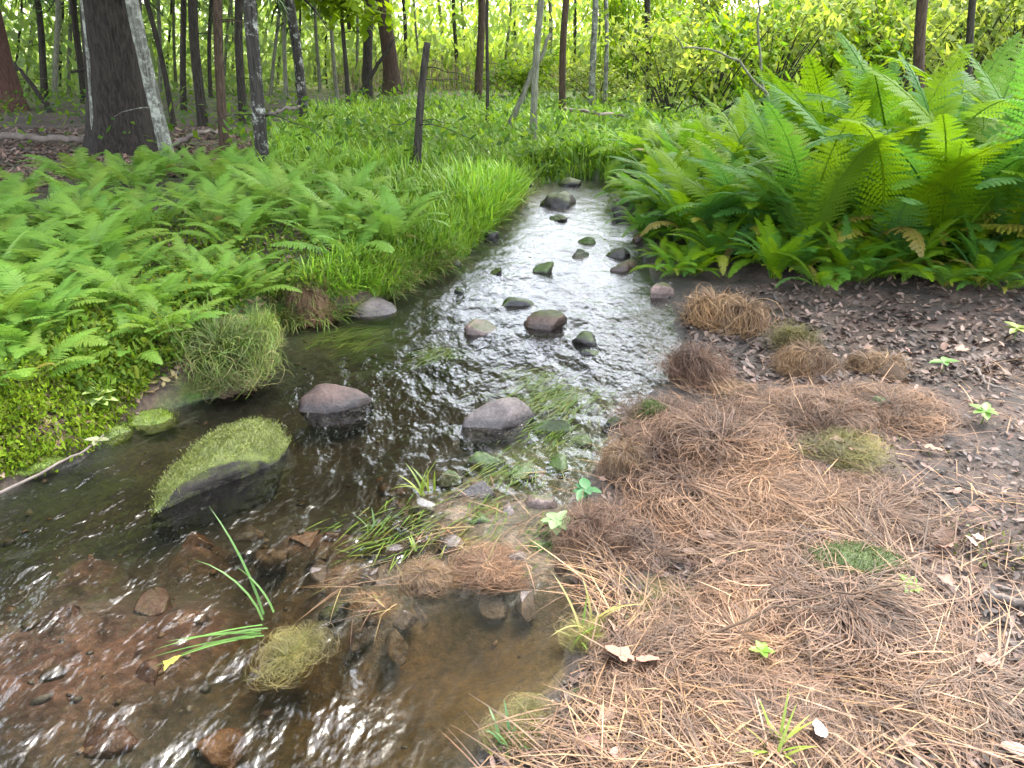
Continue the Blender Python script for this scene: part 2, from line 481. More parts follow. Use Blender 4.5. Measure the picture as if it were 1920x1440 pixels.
sxc = nt.nodes.new('ShaderNodeSeparateXYZ'); nt.links.new(N(nt, 'ShaderNodeAttribute', attribute_name='Col').outputs['Vector'], sxc.inputs[0]); rp = sxc.outputs[0]
geo = nt.nodes.new('ShaderNodeNewGeometry')
mp = N(nt, 'ShaderNodeMapping'); mp.inputs['Rotation'].default_value = (0, 0, math.radians(-30)); mp.inputs['Scale'].default_value = (1.0, .6, 1)
nt.links.new(geo.outputs['Position'], mp.inputs[0])
na = noise(nt, 8, 3, .5, mp.outputs[0]); nb = noise(nt, 30, 2, .5, mp.outputs[0])
ad = N(nt, 'ShaderNodeMath', operation='MULTIPLY_ADD'); nt.links.new(nb, ad.inputs[0]); ad.inputs[1].default_value = .20; nt.links.new(na, ad.inputs[2])
ml = N(nt, 'ShaderNodeMath', operation='MULTIPLY'); nt.links.new(ad.outputs[0], ml.inputs[0]); nt.links.new(rp, ml.inputs[1])
b = N(nt, 'ShaderNodeBump', Strength=1.0, Distance=.042); nt.links.new(ml.outputs[0], b.inputs['Height'])
fr = N(nt, 'ShaderNodeFresnel', IOR=1.56); nt.links.new(b.outputs[0], fr.inputs['Normal'])
tr = nt.nodes.new('ShaderNodeBsdfTransparent')
dep = [(d_ / .8, tuple(math.exp(-k_ * d_ / 4) for k_ in (3.6, 4.6, 6.8))) for d_ in (0, .1, .2, .35, .55, .8)]   # peaty water: the deeper, the browner
dm = N(nt, 'ShaderNodeMath', operation='DIVIDE'); nt.links.new(sxc.outputs[1], dm.inputs[0]); dm.inputs[1].default_value = .8
nt.links.new(ramp(nt, dm.outputs[0], dep), tr.inputs[0])
gl = N(nt, 'ShaderNodeBsdfGlossy', Roughness=.22); gl.inputs[0].default_value = (1, 1, 1, 1); nt.links.new(b.outputs[0], gl.inputs['Normal'])
ms = nt.nodes.new('ShaderNodeMixShader'); nt.links.new(fr.outputs[0], ms.inputs[0])
nt.links.new(tr.outputs[0], ms.inputs[1]); nt.links.new(gl.outputs[0], ms.inputs[2]); nt.links.new(ms.outputs[0], out.inputs[0])
keep = (wsd < .3)
nwx, nwy = len(wx), len(wy)
i = (np.arange(nwy - 1)[:, None] * nwx + np.arange(nwx - 1)[None]).ravel()
Qw = np.stack([i, i + 1, i + nwx + 1, i + nwx], 1)
Qw = Qw[keep[Qw].all(1)]
used = np.unique(Qw); remap = np.full(len(fx), -1); remap[used] = np.arange(len(used))
obj('stream_water', mesh_np('stream_water', np.stack([fx, fy, wz], 1)[used], None, remap[Qw], np.stack([rip, np.maximum(wz - wh, 0) * 4, rip * 0], 1)[used], True, m),
    kind='structure', label='shallow clear brown stream water with ripples')

# distant pond glimpsed between the trunks
m, nt, out = newmat('pond_water')
p = N(nt, 'ShaderNodeBsdfPrincipled', Roughness=.12); p.inputs['Base Color'].default_value = (.05, .06, .06, 1)
nt.links.new(p.outputs[0], out.inputs[0])
pp = np.array([(-3, 44), (6, 42), (18, 43), (34, 46), (36, 56), (20, 62), (4, 60), (-4, 54)], float)
obj('pond', mesh_np('pond', np.concatenate([np.c_[pp, np.full(8, .27)], [[15, 52, .27]]]), [(8, k, (k + 1) % 8) for k in range(8)], None, None, True, m),
    kind='structure', label='pale pond far behind the tree trunks')

# ------------------------------------------------------------------ ribbons (blades, straw) in bulk
def ribbons(P0, az, length, width, lean0, bend, nseg, cols, tipcol=None, droop=None):
    """P0 (n,3) roots; az heading; lean0 angle from the vertical at the root; bend extra angle to the tip"""
    n = len(P0)
    s = np.linspace(0, 1, nseg + 1)
    pos = np.zeros((n, nseg + 1, 3)); pos[:, 0] = P0
    for k in range(nseg):
        a = lean0 + bend * ((s[k] + s[k + 1]) / 2)
        st = (length / nseg)[:, None] * np.stack([np.sin(a) * np.cos(az), np.sin(a) * np.sin(az), np.cos(a)], 1)
        pos[:, k + 1] = pos[:, k] + st
    side = np.stack([-np.sin(az), np.cos(az), np.zeros(n)], 1)
    w = (width[:, None] * (1 - s[None] ** 2.2) ** .8)[..., None] * .5
    A = pos[:, :-1] - side[:, None] * w[:, :-1]; B = pos[:, :-1] + side[:, None] * w[:, :-1]
    V = np.concatenate([np.stack([A, B], 2).reshape(n, -1, 3), pos[:, -1:]], 1)
    m_ = 2 * nseg + 1
    q = np.array([[2 * k, 2 * k + 1, 2 * k + 3, 2 * k + 2] for k in range(nseg - 1)]).reshape(-1, 4)
    t = np.array([[2 * nseg - 2, 2 * nseg - 1, 2 * nseg]])
    off = (np.arange(n) * m_)[:, None, None]
    ss = np.r_[np.repeat(s[:-1], 2), 1.0]
    c = cols[:, None, :] * np.ones((1, m_, 1))
    if tipcol is not None: c = c + (tipcol[:, None, :] - c) * ss[None, :, None]
    return V.reshape(-1, 3), (q[None] + off).reshape(-1, 4), (t[None] + off).reshape(-1, 3), c.reshape(-1, 3)

def pick(cols, n, g=rng, var=.25):
    c = np.array(cols, float)
    k = g.integers(0, len(c), n); f = g.uniform(0, 1, n)[:, None]
    r = c[k] * (1 - f * .5) + c[g.integers(0, len(c), n)] * f * .5
    return r * g.uniform(1 - var, 1 + var, n)[:, None]

def in_px(poly, n, g=rng):
    """n random ground spots inside an outline given on the photograph"""
    poly = np.array(poly, float); out_ = []
    lo, hi = poly.min(0), poly.max(0); got = 0
    while got < n:
        q = g.uniform(lo, hi, (n * 2, 2)); q = q[inside(q[:, 0], q[:, 1], poly)]
        out_.append(q); got += len(q)
    q = np.concatenate(out_)[:n]
    x, y, z, t = ground_at(q[:, 0], q[:, 1])
    return x, y, z, t, q

# ------------------------------------------------------------------ rocks
def unit_ico(sub):
    import bmesh
    bm = bmesh.new(); bmesh.ops.create_icosphere(bm, subdivisions=sub, radius=1)
    V = np.array([v.co[:] for v in bm.verts]); T = np.array([[v.index for v in f.verts] for f in bm.faces]); bm.free()
    return V, T
ICO3, ICO4, ICO5 = unit_ico(3), unit_ico(4), unit_ico(5)

def rock_geo(a, b_, c_, seed, lump=.22, cuts=5, ico=None):
    V, T = ico or ICO4
    g = np.random.default_rng(seed)
    P = V.copy()
    P = P * (1 + lump * vn3(P * 1.1, seed + .1) + lump * .4 * vn3(P * 2.6, seed + .2) + .05 * vn3(P * 6, seed + .3))[:, None]
    for _ in range(cuts):
        nrm = g.normal(size=3); nrm /= np.linalg.norm(nrm); d = g.uniform(.42, .85)
        over = np.maximum(0, P @ nrm - d); P = P - .97 * over[:, None] * nrm
    P = P * (1 + .07 * vn3(P * 3.4, seed + .6) + .04 * vn3(P * 7, seed + .5) + .018 * vn3(P * 14, seed + .4))[:, None]
    return P * np.array([a, b_, c_]), T

def rock(name, px, py, w, hgt, mat, label, cat='rock', rot=0.0, seed=0, depth=.75, sink=.35, z=0.0, lump=.20, cuts=9, big=False, tilt=(0, 0), group=None):
    """centre of the rock's foot line at (px, py) of the photograph, w and hgt in its pixels"""
    x, y, t = at(px, py, z)
    wm = w * t / F
    el = math.atan2(CAM_H, float(y))
    hm = max(.26 * hgt, (hgt - .75 * w * depth * math.sin(el)) / math.cos(el)) * t / F     # height above the water line
    hm = min(hm, .32 * wm if not big else .62 * wm)
    below = 1.25 * hm + .04
    V, T = rock_geo(wm / 2 * 1.04, wm / 2 * depth, (hm + below) / 1.8, seed, lump, cuts, ICO5 if big else ICO4)
    if name == 'sunken_stone': zc = z - .022 - V[:, 2].max()
    else: zc = z + hm - V[:, 2].max()
    o = obj(name, mesh_np(name, V, T, None, None, True, mat), None, (float(x), float(y) + wm * depth * .36, float(zc)),
            (tilt[0], tilt[1], rot), label=label, cat=cat, group=group)
    return o

R_DARK = rock_mat('dark_wet_stone', (.012, .010, .008), (.045, .037, .03), (.04, .06, .01), .25)
R_BROWN = rock_mat('brown_stone', (.05, .03, .02), (.14, .085, .06), (.05, .055, .012), .1)
R_PINK = rock_mat('pink_stone', (.11, .075, .06), (.27, .185, .155), (.07, .075, .02), .02)
R_GREY = rock_mat('grey_stone', (.045, .037, .033), (.15, .12, .11), None)
R_REDB = rock_mat('reddish_stone', (.018, .011, .009), (.085, .05, .04), None)
R_MOSSY = rock_mat('moss_stone', (.018, .015, .012), (.055, .045, .036), (.11, .135, .018), .84, wet=.05)
R_MOSSD = rock_mat('dark_moss_stone', (.04, .03, .024), (.11, .08, .06), (.055, .085, .012), .60)
R_GREEN = rock_mat('green_stone', (.03, .035, .015), (.08, .085, .025), (.05, .085, .012), .5)
R_SUB = rock_mat('sunken_stone', (.16, .08, .04), (.34, .18, .10), None, 0, wet=.001)
R_PALE = rock_mat('pale_stone', (.42, .38, .34), (.6, .55, .5), None)

boulder = rock('mossy_boulder', 416, 903, 312, 124, R_MOSSY, 'long low boulder capped in yellow green moss lying aslant in the dark water', rot=math.radians(60), seed=5, depth=.46, sink=.30, lump=.16, cuts=3, big=True)
rock('stone', 615, 770, 152, 66, R_REDB, 'low dark reddish stone beside the mossy boulder', rot=.3, seed=8, depth=.6, sink=.3, lump=.15, cuts=4)
rock('stone', 1028, 615, 92, 70, R_BROWN, 'rounded dark brown stone standing in the bright riffle', rot=.2, seed=12, sink=.3, cuts=2, lump=.14)
rock('stone', 903, 625, 64, 62, R_PINK, 'small pinkish stone left of the rounded dark brown stone', rot=.5, seed=14, sink=.35, cuts=3)
rock('sunken_stone', 820, 650, 125, 40, R_GREEN, 'olive green stone just under the water next to the pinkish stone', rot=.25, seed=15, sink=.56, depth=.7)
rock('stone', 1107, 645, 64, 34, R_DARK, 'flat blackish green stone in the riffle, below the rounded brown stone', seed=17, sink=.3)
rock('stone', 1112, 668, 46, 18, R_DARK, 'thin dark stone barely breaking the water in front of the blackish green stone', seed=18, sink=.35)
rock('stone', 938, 800, 140, 72, R_GREY, 'pointed grey stone with a flat top in midstream', rot=.45, seed=21, depth=.55, sink=.34, cuts=7)
rock('mossy_stone', 1040, 815, 100, 46, R_GREEN, 'low moss covered stone just right of the pointed grey stone', rot=-.2, seed=23, sink=.42)
rock('stone', 1053, 388, 78, 36, R_DARK, 'big blocky dark stone at the head of the riffle', rot=.05, seed=25, sink=.25, cuts=8, lump=.1)
rock('stone', 1048, 415, 56, 16, R_DARK, 'thin dark ledge stone below the blocky stone', seed=27, sink=.3)
rock('stone', 1178, 412, 74, 34, R_DARK, 'black shaded stone under the ferns at the right edge of the riffle', seed=29, sink=.25)
rock('stone', 1205, 452, 74, 48, R_BROWN, 'dark brown bank stone below the black shaded stone', rot=.6, seed=31, sink=.25)
rock('stone', 1086, 484, 52, 20, R_DARK, 'narrow dark stone in the middle of the bright riffle', seed=33, sink=.3)
rock('stone', 1153, 484, 60, 28, R_DARK, 'dark flat stone right of the narrow stone in the riffle', seed=35, sink=.3)
rock('stone', 1170, 508, 56, 28, R_BROWN, 'brown wedge stone below the dark flat stone near the right bank', rot=.4, seed=37, sink=.3)
rock('mossy_stone', 1015, 512, 58, 34, R_GREEN, 'dark green mossy stone alone in the bright riffle', seed=39, sink=.28)
rock('stone', 932, 514, 32, 20, R_DARK, 'small dark stone left of the green mossy stone', seed=41, sink=.3)
rock('stone', 1100, 457, 34, 16, R_GREEN, 'little greenish stone upstream of the narrow dark stone', seed=42, sink=.3)
rock('stone', 965, 575, 74, 26, R_DARK, 'long flat dark stone upstream of the pinkish stone', rot=.1, seed=43, sink=.3)
rock('stone', 848, 498, 34, 20, R_DARK, 'dark stone tucked under the grassy left bank', seed=45, sink=.3)
rock('stone', 860, 550, 24, 18, R_DARK, 'tiny dark stone off the left bank above the olive stone', seed=46, sink=.3)
rock('stone', 925, 448, 46, 26, R_DARK, 'dark stone in the shade of the left bank grass, head of the riffle', seed=47, sink=.25)
rock('stone', 985, 352, 44, 24, R_DARK, 'mossy dark bank stone where the stream comes out of the grass', seed=48, sink=.2)
rock('stone', 1075, 350, 60, 20, R_DARK, 'dark undercut hump above the blocky stone', seed=49, sink=.2)
rock('stone', 1245, 552, 56, 36, R_PINK, 'tan pink stone on the right bank left of the big straw tussock', rot=.5, seed=51, sink=.2, z=.03, cuts=6)
rock('stone', 690, 592, 112, 42, R_GREY, 'flat purplish grey stone against the left bank', rot=.2, seed=53, sink=.35, cuts=6)
rock('sunken_stone', 655, 628, 130, 34, R_GREEN, 'weedy green stone under water in front of the flat grey stone', seed=54, sink=.6)
rock('stone', 1020, 955, 74, 76, R_PINK, 'pinkish grey squarish stone in the straw beside the blue green leaf', rot=.2, seed=57, sink=.25, cuts=6, lump=.1)
rock('stone', 890, 935, 92, 46, R_GREY, 'wet grey stone left of the pinkish squarish stone', rot=.3, seed=59, sink=.32)
rock('mossy_stone', 905, 878, 90, 40, R_GREEN, 'dark mossy stone in the shallows above the wet grey stone', seed=61, sink=.42)
rock('stone', 800, 952, 74, 26, R_PALE, 'pale flat stone at the foot of the yellow grass tuft', seed=63, sink=.38, cuts=7)
rock('mossy_stone', 1222, 810, 125, 92, R_MOSSD, 'brown mossy mound of stone at the right water edge', rot=.2, seed=65, sink=.25, z=.02)
rock('stone', 1155, 800, 44, 24, R_DARK, 'blackish stone touching the brown mossy mound', seed=66, sink=.3)
rock('stone', 1180, 1130, 82, 44, R_GREY, 'wet grey stone at the right edge of the amber pool', rot=-.3, seed=67, sink=.3, z=.02)
rock('stone', 1090, 1315, 80, 36, R_DARK, 'dark stone in the straw below the amber pool', seed=69, sink=.25, z=.03)
rock('stone', 1165, 1400, 90, 50, R_GREY, 'grey lump of stone half buried in straw at the near edge', seed=71, sink=.35, z=.05)
rock('mossy_stone', 1625, 1085, 205, 82, R_MOSSD, 'broad dark moss hump among the brown straw', rot=.1, seed=73, sink=.32, z=.10, depth=.6, big=True, lump=.12, cuts=2)
rock('mossy_stone', 1650, 775, 72, 40, R_MOSSD, 'small dark brown mossy stone in the straw of the right bank', seed=75, sink=.3, z=.10)
rock('sunken_stone', 560, 1003, 96, 60, R_SUB, 'orange stone seen through the dark water below the boulder', rot=.6, seed=77, sink=.62)
rock('sunken_stone', 625, 992, 56, 36, R_SUB, 'small orange brown stone beside the orange sunken stone', seed=78, sink=.62)
rock('sunken_stone', 360, 1008, 72, 36, R_SUB, 'dull orange stone under water at the near tip of the boulder', seed=79, sink=.64)
rock('sunken_stone', 155, 1040, 52, 70, R_SUB, 'rusty upright stone under the water near the left frame', seed=80, sink=.62)
rock('sunken_stone', 345, 1160, 130, 58, R_SUB, 'long reddish stone under the water left of the long grass blades', rot=.6, seed=81, sink=.62, depth=.5)
rock('sunken_stone', 400, 1400, 120, 46, R_SUB, 'amber stone on the bed at the near edge of the water', rot=.2, seed=82, sink=.75)

R_BARS = rock_mat('pinkish_grey_stone', (.14, .105, .095), (.34, .27, .24), None)
BAR = [(740, 1040, 60, 30, R_GREY, 'low grey stone at the upper side of the straw spit'), (690, 1085, 52, 26, R_PINK, 'small tan stone between the two outer straw clumps'), (850, 1030, 66, 32, R_GREY, 'flat grey stone above the spit tussock'),
       (905, 985, 58, 34, R_MOSSD, 'brown mossy stone below the wet grey stone'), (960, 965, 50, 30, R_GREY, 'small grey stone left of the pinkish squarish stone'), (965, 1065, 70, 44, R_PINK, 'pale pinkish stone at the head of the amber pool'),
       (1010, 1040, 48, 30, R_MOSSD, 'small dark stone between the pale pinkish stone and the bank'), (985, 1140, 70, 24, R_GREY, 'thin wet stone breaking the pool surface'), (840, 905, 50, 26, R_DARK, 'dark stone above the wet grey stone'),
       (975, 895, 62, 30, R_GREEN, 'green stone in the shallows above the pinkish stone'), (1050, 880, 60, 34, R_GREEN, 'mossy stone in the shallows by the rounded tan tussock'), (1085, 835, 54, 30, R_MOSSD, 'brown stone left of the blackish stone at the right edge'),
       (620, 1150, 58, 24, R_DARK, 'dark stone below the outer end of the spit'), (590, 1075, 56, 24, R_PINK, 'small tan stone at the outer tip of the spit'), (760, 1165, 52, 24, R_GREY, 'grey stone on the pool side of the spit')]
SUNK = [(660, 1060, 70), (720, 1075, 90), (770, 1130, 80), (830, 1070, 90), (880, 1090, 70), (930, 1120, 90), (985, 1100, 80), (870, 960, 90), (838, 1000, 80), (783, 1005, 70), (940, 940, 70), (1010, 890, 80), (1075, 945, 60),
        (746, 950, 70), (702, 1000, 60), (680, 1180, 80), (740, 1200, 70), (500, 1030, 90), (455, 990, 60), (590, 1030, 70), (270, 1120, 90), (110, 1150, 90), (60, 1260, 130), (260, 1260, 90), (180, 1385, 120)]
R_SUB2 = rock_mat('tan_sunken_stone', (.13, .10, .08), (.30, .23, .19), None, 0, wet=.001)
R_SUB3 = rock_mat('red_sunken_stone', (.12, .06, .045), (.27, .15, .115), None, 0, wet=.001)
for k, (px, py, w) in enumerate(SUNK):
    lf = px < 400
    side_ = sorted(q_[0] for q_ in SUNK if (q_[0] < 400) == lf); i_ = side_.index(px)
    rk = 'leftmost' if i_ == 0 else 'rightmost' if i_ == len(side_) - 1 else '%s from left' % ['', 'second', 'third', 'fourth', 'fifth', 'sixth', 'seventh', 'eighth', 'ninth', 'tenth', 'eleventh', 'twelfth', 'thirteenth', 'fourteenth', 'fifteenth', 'sixteenth', 'seventeenth', 'eighteenth', 'nineteenth', 'twentieth'][i_]
    rock('sunken_stone', px, py, w, w * .5, R_SUB3 if lf else R_SUB2, rk + (' of the reddish stones under the near left water' if lf else ' of the tan stones sunk round the amber pool bar'), rot=k * .9, seed=200 + k, depth=.8,
         group='reddish stones of the near left shoal' if lf else 'tan stones sunk in the shallow bar')
for k, (px, py, w, hh_, mt_, lab) in enumerate(BAR):
    rock('stone', px, py, w * 1.2, hh_, R_BARS if mt_ in (R_GREY, R_PINK) else mt_, lab, rot=k * 1.1, seed=120 + k, depth=.7, z=-.008)
# moss fuzz on the boulder (a part of it)
def fuzz(o, n, lo, ln, cols, seed, zmin=.3):
    g = np.random.default_rng(seed); me = o.data
    nv = len(me.vertices); V = np.zeros(nv * 3, np.float32); me.vertices.foreach_get('co', V); V = V.reshape(-1, 3)
    Nn = np.zeros(nv * 3, np.float32); me.vertices.foreach_get('normal', Nn); Nn = Nn.reshape(-1, 3)
    top = V[:, 2] / V[:, 2].max()
    msk = (Nn[:, 2] + .9 * vn3(V * 14, seed) + .25 * top > zmin + .25)
    idx = np.nonzero(msk)[0]
    if not len(idx): return
    k = g.choice(idx, n); P = V[k] + g.normal(size=(n, 3)) * lo * np.array([1, 1, .15])
    az = g.uniform(0, 6.28, n)
    v, q, t_, c = ribbons(P - [0, 0, .002], az, g.uniform(.5, 1.2, n) * ln, np.full(n, ln * .2), g.uniform(.2, .9, n), g.uniform(.2, 1.0, n), 2,
                          pick(cols, n, g, .4), pick(cols, n, g, .2) * 1.25)
    obj('moss', mesh_np('moss', v, t_, q, c, False, M_BLADE), o, kind='stuff')
fuzz(boulder, 9000, .014, .013, [(.09, .125, .018), (.14, .16, .022), (.05, .075, .012), (.17, .18, .04), (.05, .045, .015)], 1, .40)
for o in list(COL.objects):
    if o.name == 'mossy_stone.003' or o.get('label', '').startswith('broad dark moss'):
        fuzz(o, 3500, .012, .014, [(.05, .08, .012), (.08, .10, .02), (.035, .05, .01)], 2, .2)

R_BRIGHTM = rock_mat('bright_moss', (.035, .04, .012), (.10, .12, .02), (.11, .165, .012), .82, wet=.03)
MOUNDS = [(215, 800, 130, 90, 'bright moss mound at the dark undercut edge of the left bank'), (110, 850, 150, 90, 'lime moss mound above the stick in the water'), (90, 745, 150, 80, 'moss mound under the lush ferns at the left frame'), (20, 880, 110, 70, 'moss mound cut by the left frame beside the stick'), (225, 705, 90, 60, 'small moss mound above the pale yellow plant')]
for k, (px, py, w, hh_, lab) in enumerate(MOUNDS):
    zz = float(ground_at(np.array(px), np.array(py))[2])
    o = rock('moss_mound', px, py, w * 1.25, hh_ * .6, R_BRIGHTM, lab, 'moss mound', rot=k, seed=300 + k, z=max(zz, 0) - .02, lump=.30, cuts=3, depth=.75)
    fuzz(o, 3200, .016, .014, [(.09, .15, .012), (.14, .2, .014), (.05, .085, .01), (.17, .2, .03), (.05, .04, .02)], 20 + k, .22)
# pebbles of the bed and wet margins, joined
A = Acc()
g = np.random.default_rng(77)
qx, qy = g.uniform(-2.6, 1.2, 1100), g.uniform(.9, 8.6, 1100)
hh, sdd, _ = terrain(qx, qy, True)
kk = (sdd < .25)
pv, pt = unit_ico(1)
for X, Y, Z in zip(qx[kk], qy[kk], hh[kk]):
    r = g.gamma(2.0, .005) + .004
    P = pv * (1 + .2 * g.normal(size=(len(pv), 1)))
    a = g.uniform(0, 6.28); ca, sa = math.cos(a), math.sin(a)
    P = P * [r, r * g.uniform(.5, 1), r * g.uniform(.35, .7)]
    P = np.c_[P[:, 0] * ca - P[:, 1] * sa, P[:, 0] * sa + P[:, 1] * ca, P[:, 2]]
    cc = np.array([(.07, .05, .03), (.12, .08, .05), (.16, .11, .08), (.04, .035, .03), (.13, .12, .1)][g.integers(0, 5)]) * g.uniform(.6, 1.2)
    A.add(P + [X, Y, Z + r * .15], pt, None, cc)
obj('gravel', A.mesh('gravel', M_PEBBLE, True), kind='stuff', label='small brown pebbles on the stream bed and wet margins')

# ------------------------------------------------------------------ ferns
def frond_mesh(name, mat, L, npairs, maxw, th0, arch, seed, lobes=8, bare=.14, fwd=.35, droop=.25, stemw=.006, curl=0.0):
    g = np.random.default_rng(seed); A = Acc()
    ns = 40; s = np.linspace(0, 1, ns + 1)
    th = th0 + arch * s ** 1.5
    pos = np.zeros((ns + 1, 3)); side_b = curl * (s - .3)
    for k in range(ns):
        a = (th[k] + th[k + 1]) / 2
        pos[k + 1] = pos[k] + L / ns * np.array([math.sin(a), math.sin(side_b[k]) * .5, math.cos(a)])
    v, t_, q = tube(pos, stemw * (1 - s * .85), 4); A.add(v, t_, q)
    for i in range(npairs):
        u = (i + .5) / npairs; ss = bare + (1 - bare) * u ** .92
        w = maxw * (min(1, (u + .10) / .32) ** .8) * (1 - u ** 1.9) ** .8 + .012 * L
        k = min(int(ss * ns), ns - 1); f = ss * ns - k
        P = pos[k] * (1 - f) + pos[k + 1] * f
        a = th[k]; tang = np.array([math.sin(a), 0, math.cos(a)]); nrm = np.array([-math.cos(a), 0, math.sin(a)])
        for sg in (-1, 1):
            fw = fwd + .25 * u + g.normal() * .06
            d = np.array([0, sg * math.cos(fw), 0]) + tang * math.sin(fw)
            w_ = w * g.uniform(.9, 1.08)
            dr = droop * g.uniform(.5, 1.5)
            lat = tang * math.cos(fw) - np.array([0, sg, 0]) * math.sin(fw)
            sp = (1 - bare) * L / npairs * .50
            m_ = np.linspace(0, 1, lobes + 1)
            mid = P + np.outer(m_ * w_, d) + np.outer(-(m_ ** 2) * w_ * dr * .6 + .0, nrm) 
            vs = []; qs = []
            for j in range(lobes):
                hw = sp * (1 - (j / lobes) ** 2) ** .6 * g.uniform(.85, 1.1)
                fj = (mid[j + 1] - mid[j])
                b0 = len(vs)
                lift = nrm * hw * .12
                for s2 in (-1, 1):
                    o_ = len(vs)
                    vs += [mid[j], mid[j] + lat * s2 * hw + fj * .45 - lift, mid[j] + lat * s2 * hw * .92 + fj * .98 - lift, mid[j + 1] * .92 + mid[j] * .08]
                    qs.append([o_, o_ + 1, o_ + 2, o_ + 3])
            A.add(vs, None, qs)
    return A.mesh(name, mat, False)

def frond_set(prefix, mat, L, npairs, maxw, n, seed, archs, th0=.12, **kw):
    return [frond_mesh(prefix, mat, L, npairs, maxw, th0, archs[0] + (archs[1] - archs[0]) * k / max(1, n - 1), seed + k, curl=(-.35, .25, .1, -.15, .4)[k % 5], **kw) for k in range(n)]

TALL = frond_set('frond', M_FERN_R, 1.0, 30, .15, 6, 100, (.7, 1.7), th0=.2, lobes=9, stemw=.008)
LOW = frond_set('frond', M_FERN_L, 1.0, 24, .165, 5, 200, (.85, 1.35), th0=.5, lobes=8, bare=.2, stemw=.006)
MID = frond_set('frond', M_FERN_R, 1.0, 26, .17, 4, 150, (1.0, 1.9), th0=.45, lobes=8, bare=.16)
DRY = frond_set('dead_frond', M_FERN_DRY, 1.0, 20, .13, 2, 300, (1.6, 2.2), lobes=6, droop=.6, stemw=.006)

def fern(name, x, y, z, n, size, meshes, label, group, g, spread=1.0, dry=0, cat='fern'):
    e = obj(name, None, None, (x, y, z - .01), label=label, cat=cat, group=group)
    e.empty_display_size = .1
    a0 = g.uniform(0, 6.28)
    for k in range(n):
        s_ = size * g.uniform(.72, 1.1)
        az = a0 + k * 2.399 + g.normal() * .25
        me = meshes[g.integers(0, len(meshes))]
        o = obj('frond', me, e, (0.02 * math.cos(az), .02 * math.sin(az), 0), (g.normal() * .1, g.uniform(-.12, .28) * spread, az), (s_, s_, s_))
    for k in range(dry):
        s_ = size * g.uniform(.4, .7)
        obj('dead_frond', DRY[g.integers(0, len(DRY))], e, (0, 0, 0), (0, g.uniform(.1, .5), g.uniform(0, 6.28)), (s_, s_, s_), label='yellow brown withered frond')
    return e

g = np.random.default_rng(5)
# tall ferns on the right bank: (px, py of the foot, height px)
TALLF = [(1300, 470, 215, 'tall fern at the stream edge behind the big straw tussock', ), (1400, 470, 235, 'tall fern second from the stream along the right bank front row'),
         (1510, 490, 300, 'tall fern over the yellowing stems in the front row'), (1640, 500, 370, 'tall lime green fern in the middle of the right bank clump'),
         (1760, 490, 380, 'tall lime green fern standing over the dark gap in the clump'), (1890, 500, 400, 'tall fern at the right end of the front row'),
         (1240, 400, 150, 'blue green fern leaning over the riffle from the right bank'), (1330, 395, 190, 'fern behind the stream edge fern, second row'),
         (1440, 400, 230, 'fern in the second row left of the lime green fern'), (1570, 400, 290, 'lime green fern in the second row under the brown trunk'),
         (1690, 405, 330, 'brightest yellow green fern directly below the brown trunk'), (1810, 400, 330, 'bright fern in the second row below the thin right trunk'),
         (1930, 410, 330, 'blue green fern cut by the right frame, second row'), (1280, 330, 130, 'fern in the back row nearest the stream'),
         (1390, 325, 160, 'fern in the back row below the bent dark branch'), (1510, 320, 190, 'fern in the back row behind the second row left fern'),
         (1640, 320, 210, 'fern in the back row left of the brown trunk'), (1780, 315, 220, 'fern in the back row right of the brown trunk'),
         (1900, 320, 230, 'fern in the back row at the right frame'), (1215, 455, 90, 'small fern hanging over the dark bank stone'), (1990, 520, 380, 'tall fern just past the right frame, front row'),
         (1450, 520, 120, 'short fern with yellow stems in front of the tall row'), (1590, 525, 110, 'short yellowing fern at the front middle of the clump'), (1700, 520, 130, 'short dark fern at the front below the gap'),
         (1840, 530, 120, 'short yellow brown fern at the front right'), (1345, 490, 100, 'short fern just behind the big straw tussock')]
for k, (px, py, hp, lab) in enumerate(TALLF):
    x, y, z, t = [float(v) for v in ground_at(np.array(px), np.array(py))]
    hm = hp * t / F
    fern('tall_fern', x, y, z, int(g.integers(13, 18)), hm * 1.1, TALL, lab, 'tall ferns on the right bank', g, spread=1.0, dry=3 if hp < 140 or py > 460 else 0)

FRONT = [([(1290, 420), (1470, 420), (1470, 470), (1300, 470)], 8, .8, 'mid height ferns left in the right bank mass'), ([(1480, 430), (1680, 430), (1680, 480), (1480, 480)], 9, .78, 'mid height ferns under the brown trunk'),
         ([(1690, 430), (1930, 430), (1930, 485), (1690, 485)], 9, .85, 'mid height ferns at the right frame'), ([(1330, 350), (1560, 350), (1560, 400), (1330, 400)], 9, .8, 'rear ferns of the right bank mass'), ([(1570, 350), (1930, 350), (1930, 400), (1570, 400)], 10, .9, 'rear ferns behind the lime ferns'), ([(1150, 340), (1215, 350), (1245, 440), (1200, 440)], 6, .42, 'ferns over the upper right riffle edge'), ([(1500, 515), (1900, 520), (1900, 550), (1520, 545)], 8, .32, 'lowest ferns before the mud'), ([(1235, 455), (1330, 480), (1340, 530), (1250, 520)], 6, .3, 'little ferns left above the straw tussock'), ([(1225, 380), (1330, 400), (1330, 470), (1235, 440)], 8, .66, 'ferns spilling toward the riffle'), ([(1330, 440), (1480, 450), (1480, 515), (1350, 505)], 7, .5, 'small ferns behind the big straw tussock'),
         ([(1490, 460), (1660, 470), (1660, 530), (1490, 525)], 8, .5, 'small front ferns under the lime fern'), ([(1670, 470), (1930, 470), (1930, 530), (1670, 530)], 10, .52, 'small front ferns at the right frame'),
         ([(1190, 300), (1300, 290), (1330, 350), (1200, 345)], 8, .85, 'ferns at the stream head right bank')]
